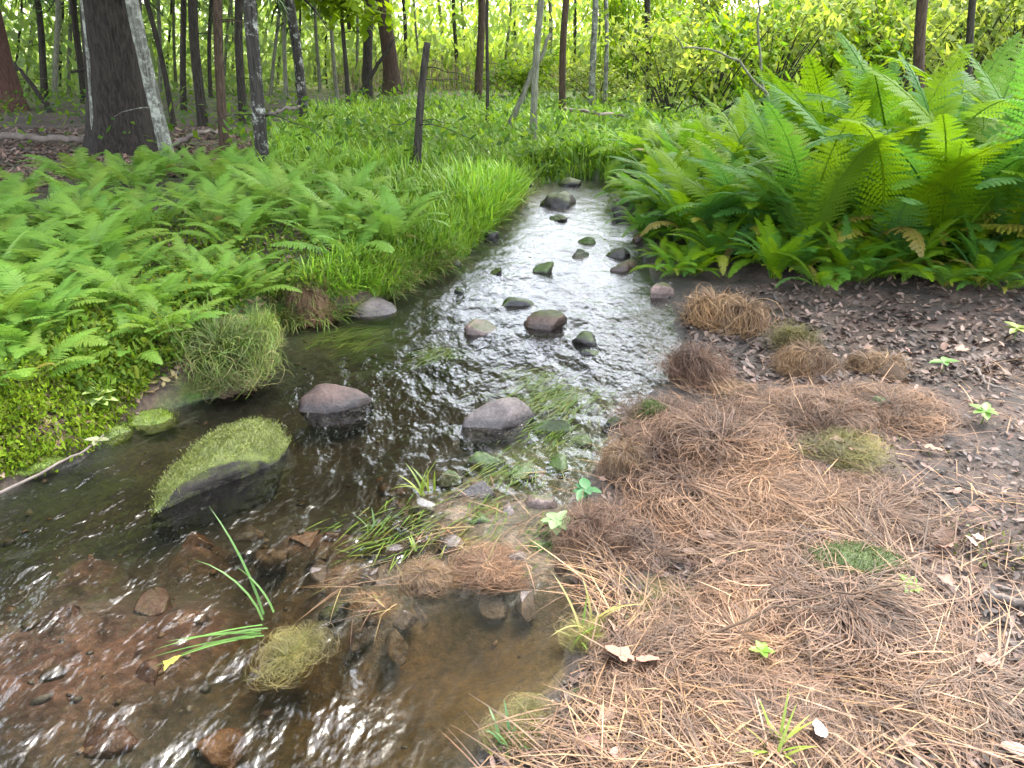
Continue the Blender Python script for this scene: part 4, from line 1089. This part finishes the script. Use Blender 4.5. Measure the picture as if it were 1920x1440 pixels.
def leaf_card(L, W, seed, curl=.25, n_=6):
    g2 = np.random.default_rng(seed); s = np.linspace(0, 1, n_)
    w = W * np.sin(np.pi * s ** .8) ** .8 + .0005
    mid = np.c_[s * L, np.zeros(n_), -curl * L * s ** 2]
    V = np.concatenate([mid + np.c_[np.zeros(n_), w, .25 * w], mid, mid - np.c_[np.zeros(n_), w, -.25 * w]])
    Q = [[k, k + 1, n_ + k + 1, n_ + k] for k in range(n_ - 1)] + [[n_ + k, n_ + k + 1, 2 * n_ + k + 1, 2 * n_ + k] for k in range(n_ - 1)]
    return V, Q
def seedling(px, py, nleaf, size, cols, label, hgt=.05, name='seedling', z=None, cat='seedling', whorl=True):
    if z is None: x, y, z, t = [float(v) for v in ground_at(np.array(px), np.array(py))]
    else: x, y, t = [float(v) for v in at(px, py, z)]
    e = obj(name, None, None, (x, y, z), label=label, cat=cat)
    st = np.array([[0, 0, -.01], [.004, .002, hgt * .5], [0, .004, hgt]])
    v, t_, q_ = tube(st, [.003, .0025, .002], 5); obj('stem', mesh_np('stem', v, t_, q_, None, True, M_STEM), e)
    mat = leaf_mat('seedling_leaf', cols, trans=.35)
    v, q_ = leaf_card(size, size * .3, nleaf, .15)
    me = mesh_np('leaf', v, None, q_, None, True, mat)
    for k in range(nleaf):
        s_ = float(g.uniform(.7, 1.15))
        obj('leaf', me, e, (0, 0, hgt * (1 if whorl else float(g.uniform(.3, 1)))), (0, float(g.uniform(-.45, .25)), k * 2.4 + float(g.normal()) * .2), (s_, s_, s_))
YG = [(.13, .25, .02), (.17, .29, .03)]
seedling(1705, 1112, 9, .042, YG, 'lime green seedling at the right side of the dark moss hump', .03)
seedling(1840, 795, 7, .06, [(.16, .3, .06), (.2, .34, .08)], 'green seedling at the right end of the straw tussocks', .06)
seedling(1765, 700, 6, .07, [(.14, .28, .08), (.2, .32, .1)], 'pale green seedling beside the low yellowish tussock', .06)
seedling(1422, 1258, 7, .032, YG, 'small yellow green seedling left of the largest swirling straw', .07)
seedling(1615, 505, 8, .16, [(.24, .36, .03), (.3, .4, .05)], 'yellow green leafy sprout in front of the fern clump', .12, 'leafy_plant', cat='plant')
seedling(1770, 510, 7, .13, [(.1, .26, .06), (.13, .3, .07)], 'mid green leafy sprout in front of the fern clump, right of the yellow one', .12, 'leafy_plant', cat='plant')
seedling(1390, 490, 7, .14, [(.07, .2, .03), (.1, .24, .04)], 'dark green leafy plant right behind the big straw tussock', .14, 'leafy_plant', cat='plant')
seedling(1045, 1000, 10, .065, [(.22, .34, .14), (.30, .40, .2)], 'pale whitish green leaves at the water edge below the pink stone', .05, 'leafy_plant', z=.02, cat='plant')
seedling(1098, 945, 9, .06, [(.055, .16, .06), (.08, .2, .075)], 'blue green leafy plant between the pink stone and the tan tussock', .06, 'leafy_plant', z=.03, cat='plant')
seedling(190, 770, 11, .07, [(.3, .42, .1), (.4, .5, .18)], 'pale yellow leafed plant on the left bank edge', .1, 'leafy_plant', cat='plant', whorl=False)
seedling(165, 700, 9, .06, [(.18, .32, .03), (.24, .38, .05)], 'bright leafy plant above the pale yellow plant on the left bank', .1, 'leafy_plant', cat='plant', whorl=False)
seedling(1900, 640, 7, .07, [(.2, .26, .05), (.28, .3, .08)], 'yellowish sprout on the mud at the right frame', .07)

# ------------------------------------------------------------------ sticks and twigs
def stick(pts, r0, r1, mat, label, name='twig', wob=.01, seed=0, knots=0, cat='twig'):
    """pts: list of (px, py, height above ground or None, optional) along the stick"""
    P = []
    for q in pts:
        x, y, z, t = [float(v) for v in ground_at(np.array(q[0]), np.array(q[1]))]
        if len(q) > 2:
            z = max(z, 0) + q[2]; x, y, t = [float(v) for v in at(q[0], q[1], z)]
        P.append((x, y, z))
    P = np.array(P); s = np.linspace(0, 1, len(P)); u = np.linspace(0, 1, 18)
    P = np.stack([np.interp(u, s, P[:, k]) for k in range(3)], 1)
    g2 = np.random.default_rng(seed); P += g2.normal(size=P.shape) * wob
    P0 = P.mean(0)
    v, t_, q_ = tube(P - P0, r0 + (r1 - r0) * u, 7, .08, seed)
    return obj(name, mesh_np(name, v, t_, q_, None, True, mat), None, tuple(P0), label=label, cat=cat)
stick([(-40, 945, .03), (90, 880, .05), (165, 840, .07), (195, 815, .08)], .006, .003, M_TWIG, 'pale stick poking over the water from the left frame', seed=1, wob=.003)
seedling(185, 838, 6, .05, [(.26, .27, .15), (.32, .32, .2)], 'pale withered leaves caught on the tip of the left stick', .03, 'leaf_spray', z=.07, cat='leaf spray')
stick([(1190, 1250, .03), (1330, 1190, .07), (1470, 1135, .09), (1560, 1115, .10), (1690, 1100, .07)], .0042, .003, M_BROWNSTEM, 'long thin bent twig crossing the straw below the dark moss hump', seed=2, wob=.004)
stick([(1840, 1110, .03), (1960, 1140, .03)], .012, .010, M_TWIG, 'short dark stick at the right frame beyond the moss hump', seed=4, wob=.003)
stick([(1830, 690, .04), (1850, 720, .02), (1900, 735, .02)], .008, .005, M_TWIG, 'short dark twig on the mud near the pale seedling', seed=6, wob=.003)
stick([(330, 270, .1), (370, 250, .25), (440, 240, .15)], .035, .02, M_TWIG, 'low dark fallen branch between the birch and the brown trunk', 'fallen_branch', seed=8, cat='branch')
stick([(-20, 255, .1), (160, 262, .08)], .05, .04, M_TWIG, 'fallen log on the brown duff left of the hemlock', 'fallen_log', seed=9, cat='log')
stick([(500, 215, .6), (560, 198, .75)], .02, .012, M_TWIG, 'thin dead bough between the birch and the dark trunk', 'fallen_branch', seed=10, cat='branch')
stick([(1060, 205, .2), (1120, 212, .35), (1180, 215, .2)], .03, .02, M_TWIG, 'fallen branch in the grass under the pale birches', 'fallen_branch', seed=12, cat='branch')
stick([(1230, 420, .12), (1300, 395, .3)], .02, .015, M_TWIG, 'grey dead stem leaning in the ferns by the riffle', 'fallen_branch', seed=13, cat='branch')

# ------------------------------------------------------------------ trees
B_HEM = bark_mat('hemlock_bark', (.010, .008, .006), (.042, .034, .028), (.07, .075, .05), .30)
B_BIRCH = bark_mat('birch_bark', (.045, .042, .034), (.17, .17, .14), (.32, .33, .28), .46, .3)
B_DARK = bark_mat('dark_bark', (.014, .012, .010), (.055, .047, .037), (.15, .16, .12), .30)
B_MOTT = bark_mat('mottled_bark', (.014, .013, .011), (.05, .045, .037), (.36, .36, .32), .41, .5)
B_BROWN = bark_mat('brown_bark', (.028, .019, .013), (.085, .058, .04), (.14, .14, .1), .27)
B_GREY = bark_mat('grey_green_bark', (.07, .072, .05), (.19, .19, .135), (.22, .24, .18), .3)
B_RED = bark_mat('reddish_bark', (.06, .03, .025), (.15, .085, .07))

def leaf_cloud(n, centres, rad, size, cols, g, flat=.6):
    k = g.integers(0, len(centres), n)
    P = centres[k] + g.normal(size=(n, 3)) * rad[k][:, None] * [1, 1, flat]
    V, Q, c = leafbits(P[:, 0], P[:, 1], P[:, 2], None, size, cols, np.zeros(n), g, .35, .55)
    return V, Q, c

DECC = [(.09, .18, .015), (.09, .19, .018), (.12, .22, .02), (.05, .11, .015)]
YELC = [(.18, .28, .012), (.22, .31, .015), (.14, .23, .012)]
CONC = [(.06, .12, .035), (.08, .15, .04), (.05, .10, .03), (.10, .17, .055)]

def decid_crown(seed, n=2600, size=.09, cols=DECC, nc=45):
    g2 = np.random.default_rng(seed)
    d = g2.normal(size=(nc, 3)); d /= np.linalg.norm(d, axis=1)[:, None]
    ctr = d * (g2.uniform(.35, 1, nc) ** .6)[:, None]
    V, Q, c = leaf_cloud(n, ctr, g2.uniform(.10, .24, nc), size, cols, g2)
    A = Acc(); A.add(V, None, Q, c)
    L = Acc()
    for k in range(0, nc, 2):
        st = np.array([0, 0, -.9 + .5 * (ctr[k][2] + 1) * .5]); u = np.linspace(0, 1, 5)[:, None]
        v, t_, q_ = tube(st * (1 - u) + ctr[k] * u + np.array([[0, 0, .08]]) * np.sin(u * 3.14), .022 * (1 - u[:, 0] * .75), 5); L.add(v, t_, q_)
    v, t_, q_ = tube(np.array([[0, 0, -1.0], [.02, 0, -.3], [0, .03, .5], [0, 0, .9]]), [.03, .026, .018, .008], 6); L.add(v, t_, q_)
    return A.mesh('crown', M_LEAF), L

def conif_crown(seed, n=3600, lev=26, cols=CONC, zr=1.0):
    g2 = np.random.default_rng(seed); A = Acc(); L = Acc()
    per = n // (lev * 5)
    for k in range(lev):
        zc = -1 + 2 * (k + g2.uniform()) / lev
        rr = (1 - (zc + 1) / 2) ** .7 * .95 + .06
        for b_ in range(5):
            az = g2.uniform(0, 6.28); ln = rr * g2.uniform(.6, 1.1)
            u = np.linspace(0, 1, 6)
            P = np.c_[np.cos(az) * u * ln, np.sin(az) * u * ln, zc + (.05 * u - .16 * u ** 2) * ln]
            v, t_, q_ = tube(P, .012 * (1 - .8 * u), 4); L.add(v, t_, q_)
            m_ = per; uu = g2.uniform(.15, 1, m_)
            base = np.c_[np.cos(az) * uu * ln, np.sin(az) * uu * ln, zc + (.05 * uu - .16 * uu ** 2) * ln]
            a2 = az + g2.choice([-1, 1], m_) * g2.uniform(.4, 1.1, m_)
            v, q_, t_, c = ribbons(base, a2, ln * g2.uniform(.12, .32, m_) * (1.2 - uu * .6), g2.uniform(.025, .05, m_), g2.uniform(1.3, 1.7, m_), g2.uniform(.1, .7, m_), 2, pick(cols, m_, g2, .35))
            A.add(v, t_, q_, c)
    return A.mesh('crown', M_NEEDLE), L

SCR = [decid_crown(660 + k, 750, .085, DECC, 34) for k in range(2)]
SCR = [(a, b_.mesh('limbs', B_DARK, True)) for a, b_ in SCR]
DCR = [decid_crown(600 + k) for k in range(3)]
DCR = [(a, b_.mesh('limbs', B_DARK, True)) for a, b_ in DCR]
YCR = [decid_crown(620 + k, 1500, .11, YELC, 26) for k in range(2)]
YCR = [(a, b_.mesh('limbs', B_DARK, True)) for a, b_ in YCR]
KCR = [conif_crown(640 + k) for k in range(3)]
KCR = [(a, b_.mesh('limbs', B_DARK, True)) for a, b_ in KCR]

def tree(name, bx, by, tx, width, bark, label, H=13.0, crown=None, cz=(5.0, 13.0), cr=2.0, seed=0, flare=.22, branches=2, wob=.06, ty=0, group=None, taper=.6, cat='tree', top=None, back=0.0):
    g2 = np.random.default_rng(seed + 7000)
    x, y, z, t = [float(v) for v in ground_at(np.array(bx), np.array(by))]
    if back: pass
    r = width * t / F / 2 * (.9 if width < 40 else 1)
    B = np.array([x, y, z])
    if tx is None: Pt = B + [0, 0, 1]
    else:
        dx, dy, dz = [float(v) for v in ray(tx, ty)]
        tt = y / dy; Pt = np.array([dx * tt, y, CAM_H + dz * tt])
    d = Pt - B; d = d / d[2]
    nseg = 34; u = np.linspace(0, 1, nseg) ** 1.5 * H - .12
    slope = np.minimum(u, 3.0) + .35 * np.maximum(u - 3.0, 0)        # a lean that rights itself higher up
    P = np.stack([d[0] * slope, d[1] * slope, u], 1)
    ph = g2.uniform(0, 6.28, 4)
    P[:, 0] += wob * (np.sin(u * 1.3 + ph[0]) - math.sin(ph[0])) * np.minimum(u / 2, 1).clip(0)
    P[:, 1] += wob * (np.sin(u * 1.1 + ph[1]) - math.sin(ph[1])) * np.minimum(u / 2, 1).clip(0)
    R = r * (1 - taper * np.clip(u / H, 0, 1)) * (1 + flare * np.exp(-np.maximum(u, 0) / .28))
    e = obj(name, None, None, (x, y, z), label=label, cat=cat, group=group)
    sides = 22 if width > 60 else 12
    v, t_, q_ = tube(P, R, sides, .035 if width < 60 else .06, seed)
    obj('trunk', mesh_np('trunk', v, t_, q_, None, True, bark), e)
    if crown:
        L = {'d': DCR, 'y': YCR, 'k': KCR, 's': SCR}[crown]
        me, lm = L[seed % len(L)]
        zc = (cz[0] + cz[1]) / 2; k = np.interp(zc, u, np.arange(nseg)); k = int(k)
        loc = (float(P[k, 0]), float(P[k, 1]), zc); sc_ = (cr, cr, (cz[1] - cz[0]) / 2)
        obj('crown', me, e, loc, (0, 0, seed * 1.7), sc_); obj('limbs', lm, e, loc, (0, 0, seed * 1.7), sc_, kind='stuff')
    for b_ in range(branches):
        zb = g2.uniform(.5, 3.2) if H > 4 else g2.uniform(.3, H * .8)
        k = int(np.interp(zb, u, np.arange(nseg))); az = g2.uniform(0, 6.28); ln = g2.uniform(.3, 1.1); uu = np.linspace(0, 1, 6)
        Pb = P[k] + np.c_[np.cos(az) * uu * ln, np.sin(az) * uu * ln, (.1 * uu - .25 * uu ** 2) * ln] + g2.normal(size=(6, 3)) * .012
        v, t_, q_ = tube(Pb, max(.006, r * .13) * (1 - .7 * uu), 5)
        obj('branch', mesh_np('branch', v, t_, q_, None, True, bark), e)
    return e

# (name, base px, base py, top px, width px, bark, label, kwargs)
tree('hemlock_tree', 233, 285, 203, 98, B_HEM, 'massive dark hemlock trunk with flared roots at the edge of the ferns', H=19, crown='k', cz=(5.0, 19), cr=3.0, seed=1, flare=.45, branches=4, wob=.02)
tree('birch_tree', 318, 308, 248, 27, B_BIRCH, 'pale spotted birch leaning across the big hemlock', H=12, crown='d', cz=(4.6, 8.2), cr=1.8, seed=2, flare=.1, wob=.03)
tree('birch_tree', 494, 328, 470, 27, B_MOTT, 'dark and white mottled birch standing in the ferns', H=12, crown='d', cz=(4.2, 7.6), cr=1.8, seed=3, flare=.15, branches=4, wob=.02)
tree('spruce_tree', 422, 290, 402, 19, B_BROWN, 'slim brown trunk left of the mottled birch', H=9.5, crown='k', cz=(4.0, 9.5), cr=1.5, seed=4, branches=5)
tree('birch_tree', 182, 286, 160, 17, B_BIRCH, 'thin pale trunk close against the left side of the hemlock', H=9, crown='d', cz=(4.4, 8.2), cr=1.5, seed=5)
tree('pine_tree', 8, 208, -40, 66, B_RED, 'thick reddish trunk cut by the left frame', H=25, crown='k', cz=(5, 25), cr=4.2, seed=6, flare=.3, wob=.02)
tree('spruce_tree', 84, 185, 70, 13, B_DARK, 'thin dark trunk right of the reddish trunk', H=13, crown='k', cz=(2.3, 13), cr=1.7, seed=7, branches=3)
tree('maple_tree', 104, 205, 96, 11, B_GREY, 'thin grey trunk second right of the reddish trunk', H=12, crown='d', cz=(5, 12), cr=1.6, seed=8)
tree('spruce_tree', 158, 195, 146, 13, B_DARK, 'thin dark trunk just left of the hemlock', H=13, crown='k', cz=(2.1, 13), cr=1.3, seed=9, branches=3)
tree('maple_tree', 326, 240, 288, 11, B_DARK, 'thin leaning trunk right of the spotted birch', H=11, crown='d', cz=(5, 11), cr=1.5, seed=10)
tree('spruce_tree', 345, 208, 336, 12, B_DARK, 'straight thin trunk second right of the spotted birch', H=14, crown='k', cz=(2.3, 14), cr=1.6, seed=11, branches=2)
tree('spruce_tree', 381, 235, 358, 20, B_DARK, 'dark trunk with a grey side left of the slim brown trunk', H=15, crown='k', cz=(3.6, 15), cr=1.4, seed=12, branches=3)
tree('spruce_tree', 457, 232, 443, 17, B_DARK, 'dark straight trunk between the slim brown trunk and the mottled birch', H=14, crown='k', cz=(2.1, 14), cr=1.3, seed=13, branches=4)
tree('maple_tree', 537, 205, 533, 9, B_GREY, 'faint grey trunk right of the mottled birch', H=13, crown='d', cz=(5, 13), cr=1.6, seed=14)
tree('birch_tree', 571, 230, 550, 20, B_MOTT, 'dark trunk with a white left side right of the mottled birch', H=14, crown='d', cz=(5, 9.8), cr=1.8, seed=15, branches=3)
tree('maple_tree', 632, 190, 620, 8, B_GREY, 'thin faint trunk at the edge of the grass', H=12, crown='d', cz=(5, 12), cr=1.5, seed=16)
tree('maple_sapling', 653, 205, 648, 10, B_DARK, 'thin trunk with bright lime leaves hanging at its top', H=4.2, crown='y', cz=(1.45, 4.2), cr=1.15, seed=17)
tree('spruce_tree', 690, 185, 683, 20, B_DARK, 'dark trunk with a fallen pole leaning on it', H=16, crown='k', cz=(4.2, 16), cr=1.5, seed=18, flare=.3, branches=3)
tree('pine_tree', 737, 178, 726, 31, B_BROWN, 'broad brown trunk flaring at the base behind the snag', H=18, crown='k', cz=(5, 18), cr=2.5, seed=19, flare=.8, branches=2)
tree('dead_snag', 780, 322, 797, 17, B_DARK, 'broken dark dead snag with stubs standing in the grass', H=1.36, ty=60, seed=20, branches=7, wob=.09, taper=.25, cat='dead tree')
tree('maple_tree', 896, 198, 898, 16, B_BROWN, 'straight brown trunk left of the leaning pole', H=16, crown='s', cz=(8, 16), cr=2.1, seed=21)
tree('maple_tree', 913, 240, 922, 7, B_DARK, 'wiry thin sapling just right of the straight brown trunk', H=8, crown='s', cz=(5.6, 8), cr=.8, seed=22)
tree('aspen_tree', 1000, 275, 1003, 14, B_GREY, 'slim grey green trunk crossed by the leaning pole', H=15.5, crown='d', cz=(8, 15.5), cr=2.7, seed=23)
tree('maple_tree', 1054, 222, 1057, 14, B_BROWN, 'straight dark brown trunk right of the leaning pole', H=15, crown='s', cz=(8, 15), cr=2.0, seed=24)
tree('birch_tree', 1110, 208, 1108, 13, B_BIRCH, 'pale faint birch stem left of the mossy green trunk', H=14, crown='s', cz=(8.5, 14), cr=1.8, seed=25)
tree('birch_tree', 1134, 205, 1138, 9, B_BIRCH, 'thinnest pale stem beside the faint birch', H=13, crown='s', cz=(8.5, 13), cr=1.4, seed=26)
tree('spruce_tree', 1218, 215, 1222, 13, B_DARK, 'thin dark trunk at the left end of the right bank shrubs', H=13, crown='s', cz=(6.5, 13), cr=1.9, seed=27)
tree('maple_tree', 1722, 300, 1728, 22, B_BROWN, 'brown trunk rising behind the brightest ferns', H=12, crown='d', cz=(5, 12), cr=2.2, seed=28)
tree('maple_tree', 1812, 240, 1822, 15, B_DARK, 'thin dark trunk right of the brown trunk behind the ferns', H=12, crown='d', cz=(5, 12), cr=2.0, seed=29)
# unseen trees added beyond the left frame to darken the near water's reflections
tree('hemlock_tree', -300, 300, None, 80, B_HEM, 'unseen dark hemlock added beyond the reddish trunk to darken the near left reflections', H=18, crown='k', cz=(3.2, 18), cr=3.6, seed=31, flare=.3)
tree('maple_tree', -620, 340, None, 50, B_DARK, 'unseen leafy maple added beyond the left frame to darken the near left reflections', H=14, crown='d', cz=(3.6, 14), cr=3.0, seed=32)
tree('maple_tree', -950, 500, None, 60, B_DARK, 'unseen leafy maple added on the near left bank to darken the corner reflections', H=11, crown='d', cz=(3.4, 11), cr=2.4, seed=33)
# farther thin trunks between them; lighter grey bark on most stands in for haze
FAR = [(30, 168, 5), (52, 172, 8), (128, 176, 8), (300, 178, 8), (395, 182, 8), (420, 172, 6), (508, 178, 7), (600, 172, 7), (668, 168, 6), (760, 160, 8), (832, 158, 7), (858, 165, 8), (945, 160, 6),
       (1030, 165, 8), (1080, 158, 6), (1160, 168, 9), (1190, 160, 6), (1262, 165, 7), (1330, 160, 7), (1460, 160, 8), (1560, 150, 6), (1650, 155, 7), (1880, 150, 8), (590, 160, 6), (480, 165, 6), (330, 165, 6), (225, 160, 8), (140, 160, 5), (62, 158, 5), (112, 166, 6), (268, 168, 6), (312, 160, 5), (368, 162, 6), (436, 158, 5), (520, 160, 6), (556, 168, 5), (612, 158, 5), (708, 158, 6), (788, 162, 5), (872, 156, 5), (970, 158, 5), (1015, 156, 5), (1075, 166, 5), (1122, 160, 5)]
MARKS = [(8, 'reddish trunk'), (233, 'big hemlock'), (318, 'spotted leaning birch'), (422, 'slim brown trunk'), (494, 'mottled birch'), (571, 'white sided trunk'), (653, 'lime leafed sapling'), (737, 'broad flaring trunk'),
         (780, 'dead snag'), (896, 'straight brown one'), (1000, 'slim grey green one'), (1054, 'dark straight one'), (1134, 'pale birches'), (1218, 'stream head trunk'), (1440, 'bent dark branch'),
         (1722, 'brown trunk'), (1812, 'thin right trunk')]
ORD = ['first', 'second', 'third', 'fourth', 'fifth', 'sixth', 'seventh', 'eighth', 'ninth', 'tenth', 'eleventh', 'twelfth']
FAR.sort(); cnt = {}
for k, (bx, by, w) in enumerate(FAR):
    lo = [m for m in MARKS if m[0] <= bx]; hi = [m for m in MARKS if m[0] > bx]
    key = 'between the ' + lo[-1][1] + ' and the ' + hi[0][1] if hi else 'right of the ' + lo[-1][1]
    i_ = cnt.get(key, 0); cnt[key] = i_ + 1
    tree('spruce_tree' if bx < 700 else 'maple_tree', bx, by, bx + random.uniform(-9, 9), w, B_GREY if k % 3 else B_DARK,
         ORD[i_] + ' far thin trunk ' + key, H=14, crown='s', cz=(4.5 if bx < 600 else 9.5, 14), cr=2.0, seed=40 + k, group='far thin trunks in the wood')

# leaning poles
def pole(b0, t0, depth_y, r, label, seed, mat=None):
    x, y, z, t = [float(v) for v in ground_at(np.array(b0[0]), np.array(b0[1]))]
    dx, dy, dz = [float(v) for v in ray(*t0)]; tt = (y + depth_y) / dy
    B = np.array([x, y, z - .05]); T_ = np.array([dx * tt, y + depth_y, CAM_H + dz * tt]); u = np.linspace(0, 1, 14)[:, None]
    P = B * (1 - u) + T_ * u + np.random.default_rng(seed).normal(size=(14, 3)) * .012
    v, t_, q_ = tube(P - B, r * (1.0 - .5 * u[:, 0]), 8, .06, seed)
    obj('leaning_pole', mesh_np('leaning_pole', v, t_, q_, None, True, mat or B_GREY), None, tuple(B), label=label, cat='dead pole')
pole((948, 248), (1032, 62), .15, .05, 'dead pole leaning across the slim grey green trunk', 1)
pole((664, 188), (738, 76), .1, .06, 'dead pole leaning against the broad brown trunk', 2, B_DARK)
pole((100, 212), (28, 118), .1, .06, 'dark dead pole leaning left beside the reddish trunk', 3, B_DARK)

# ------------------------------------------------------------------ shrubs on the right and behind
def shrub_mesh(seed, cols, n=1700, size=.07):
    g2 = np.random.default_rng(seed); nc = 26
    ctr = np.c_[g2.normal(size=(nc, 2)) * .42, g2.uniform(.15, 1, nc)]
    V, Q, c = leaf_cloud(n, ctr, g2.uniform(.08, .2, nc), size, cols, g2, .7)
    A = Acc(); A.add(V, None, Q, c); L = Acc()
    for k in range(nc):
        u = np.linspace(0, 1, 6)[:, None]
        v, t_, q_ = tube(np.array([[g2.normal() * .05, g2.normal() * .05, -.02]]) * (1 - u) + ctr[k] * u + np.array([[0, 0, .1]]) * np.sin(u * 3.1), .011 * (1 - .7 * u[:, 0]), 5); L.add(v, t_, q_)
    return A.mesh('foliage', M_LEAF), L.mesh('stems', B_DARK, True)
SHR = [shrub_mesh(700 + k, YELC + DECC[:2], size=.05) for k in range(3)] + [shrub_mesh(710 + k, [(.22, .29, .07), (.27, .32, .1), (.15, .22, .04)], size=.045) for k in range(2)]
SH = [(1250, 232, 130, 160, 'yellow green shrub by the thin dark trunk at the stream head'), (1330, 225, 160, 190, 'shrub under the bent dark branch behind the back ferns'), (1440, 215, 150, 200, 'bright shrub right of the bent dark branch'),
      (1550, 205, 170, 200, 'leafy shrub left of the brown trunk behind the ferns'), (1660, 205, 160, 200, 'pale leafy shrub just left of the brown trunk'), (1790, 200, 160, 210, 'pale leafy shrub between the two right trunks'),
      (1900, 195, 170, 220, 'leafy shrub at the right frame behind the ferns'), (1175, 190, 90, 210, 'tall narrow dark green shrub right of the pale birches'), (1400, 180, 150, 190, 'pale shrub farther back behind the bent branch'),
      (1500, 180, 150, 190, 'pale shrub farther back right of the bent branch'), (1720, 178, 170, 190, 'pale shrub far behind the brown trunk'), (1300, 178, 130, 180, 'pale shrub far back right of the thin dark trunk'), (980, 180, 100, 80, 'small bright shrub behind the leaning pole'),
      (1120, 200, 110, 70, 'low yellow shrub at the foot of the pale birches'), (1860, 172, 160, 190, 'pale shrub far behind the thin right trunk'), (1600, 172, 160, 190, 'pale shrub far behind the lime ferns')]
for k, (px, py, w, hp, lab) in enumerate(SH):
    x, y, z, t = [float(v) for v in ground_at(np.array(px), np.array(py))]
    e = obj('leafy_shrub', None, None, (x, y, z), (0, 0, k * 1.3), (w * t / F, w * t / F * .9, hp * t / F), label=lab, cat='shrub')
    f, s_ = SHR[k % 3] if k in (1, 3, 7, 12) else SHR[3 + k % 2]
    obj('foliage', f, e); obj('stems', s_, e)
# the bent dark branch above the right shrubs
def crooked(pts, y0, r0, r1, label):
    P = []
    for px, py in pts:
        dx, dy, dz = [float(v) for v in ray(px, py)]; tt = y0 / dy; P.append((dx * tt, y0, CAM_H + dz * tt))
    P = np.array(P); s = np.linspace(0, 1, len(P)); u = np.linspace(0, 1, 16)
    Q_ = np.stack([np.interp(u, s, P[:, k]) for k in range(3)], 1) + np.random.default_rng(3).normal(size=(16, 3)) * .012
    Q_[:, 1] += .3 * np.sin(u * 3)
    v, t_, q_ = tube(Q_ - Q_[0], r0 + (r1 - r0) * u, 7, .06, 3)
    obj('bent_branch', mesh_np('bent_branch', v, t_, q_, None, True, B_GREY), None, tuple(Q_[0]), label=label, cat='branch')
crooked([(1475, 260), (1440, 175), (1395, 115), (1340, 95), (1290, 88), (1268, 70)], 11.5, .022, .009, 'bent dark branch arching left out of the right bank shrubs')
crooked([(1450, 260), (1437, 140), (1432, 40), (1440, -60)], 11.8, .025, .012, 'thin upright dark stem beside the bent branch')

# ------------------------------------------------------------------ far wood and reeds, each one mass
g = np.random.default_rng(91)
n = 150000
az = g.uniform(-.85, .85, n); dd = g.uniform(22, 42, n)
x, y = np.sin(az) * dd, np.cos(az) * dd
gap = fbm(az * 9, dd * .05, 71, 3)
hz = (g.uniform(0, 1, n) ** 1.3) * (2.6 + 5.5 * sstep(.1, -.45, az) + 2.0 * sstep(.25, .6, az) + 5 * gap)
keep = (hz > 0) & (gap > -.30 + .1 * (np.abs(az - .1) < .25)) & ~((np.abs(az - .02) < .16) & (hz > 1.3) & (g.uniform(size=n) < .45))
x, y, hz, az = x[keep], y[keep], hz[keep], az[keep]
n = len(x)
cl = pick([(.22, .32, .06), (.26, .36, .07), (.17, .27, .05), (.30, .38, .13)], n, g, .3); cr_ = pick([(.18, .28, .08), (.22, .33, .10), (.26, .36, .14), (.30, .38, .19)], n, g, .3)  # far leaves coloured pale in place of haze
f = sstep(-.05, -.3, az)[:, None]
V, Q, _ = leafbits(x, y, np.full(n, .2), None, .115, [(1, 1, 1)], hz, g, .1, .9)
obj('far_wood', mesh_np('far_wood', V, None, Q, np.repeat(cl * (1 - f) + cr_ * f, 4, 0), False, M_LEAF), kind='stuff', label='pale green mass of far woodland foliage')
n = 9000
az = g.uniform(-.22, .6, n); dd = g.uniform(21, 41, n)
v, q_, t_, c = ribbons(np.c_[np.sin(az) * dd, np.cos(az) * dd, np.full(n, .2)], g.uniform(0, 6.28, n), g.uniform(.5, 1.1, n), np.full(n, .03), g.uniform(0, .2, n), g.uniform(.1, .6, n), 3,
                       pick([(.34, .28, .2), (.28, .24, .16), (.24, .26, .1), (.4, .34, .26)], n, g))
obj('reeds', mesh_np('reeds', v, t_, q_, c, False, M_STRAW), kind='stuff', label='pale dead reeds in the marsh behind the trunks')
print('objects', len(COL.objects))
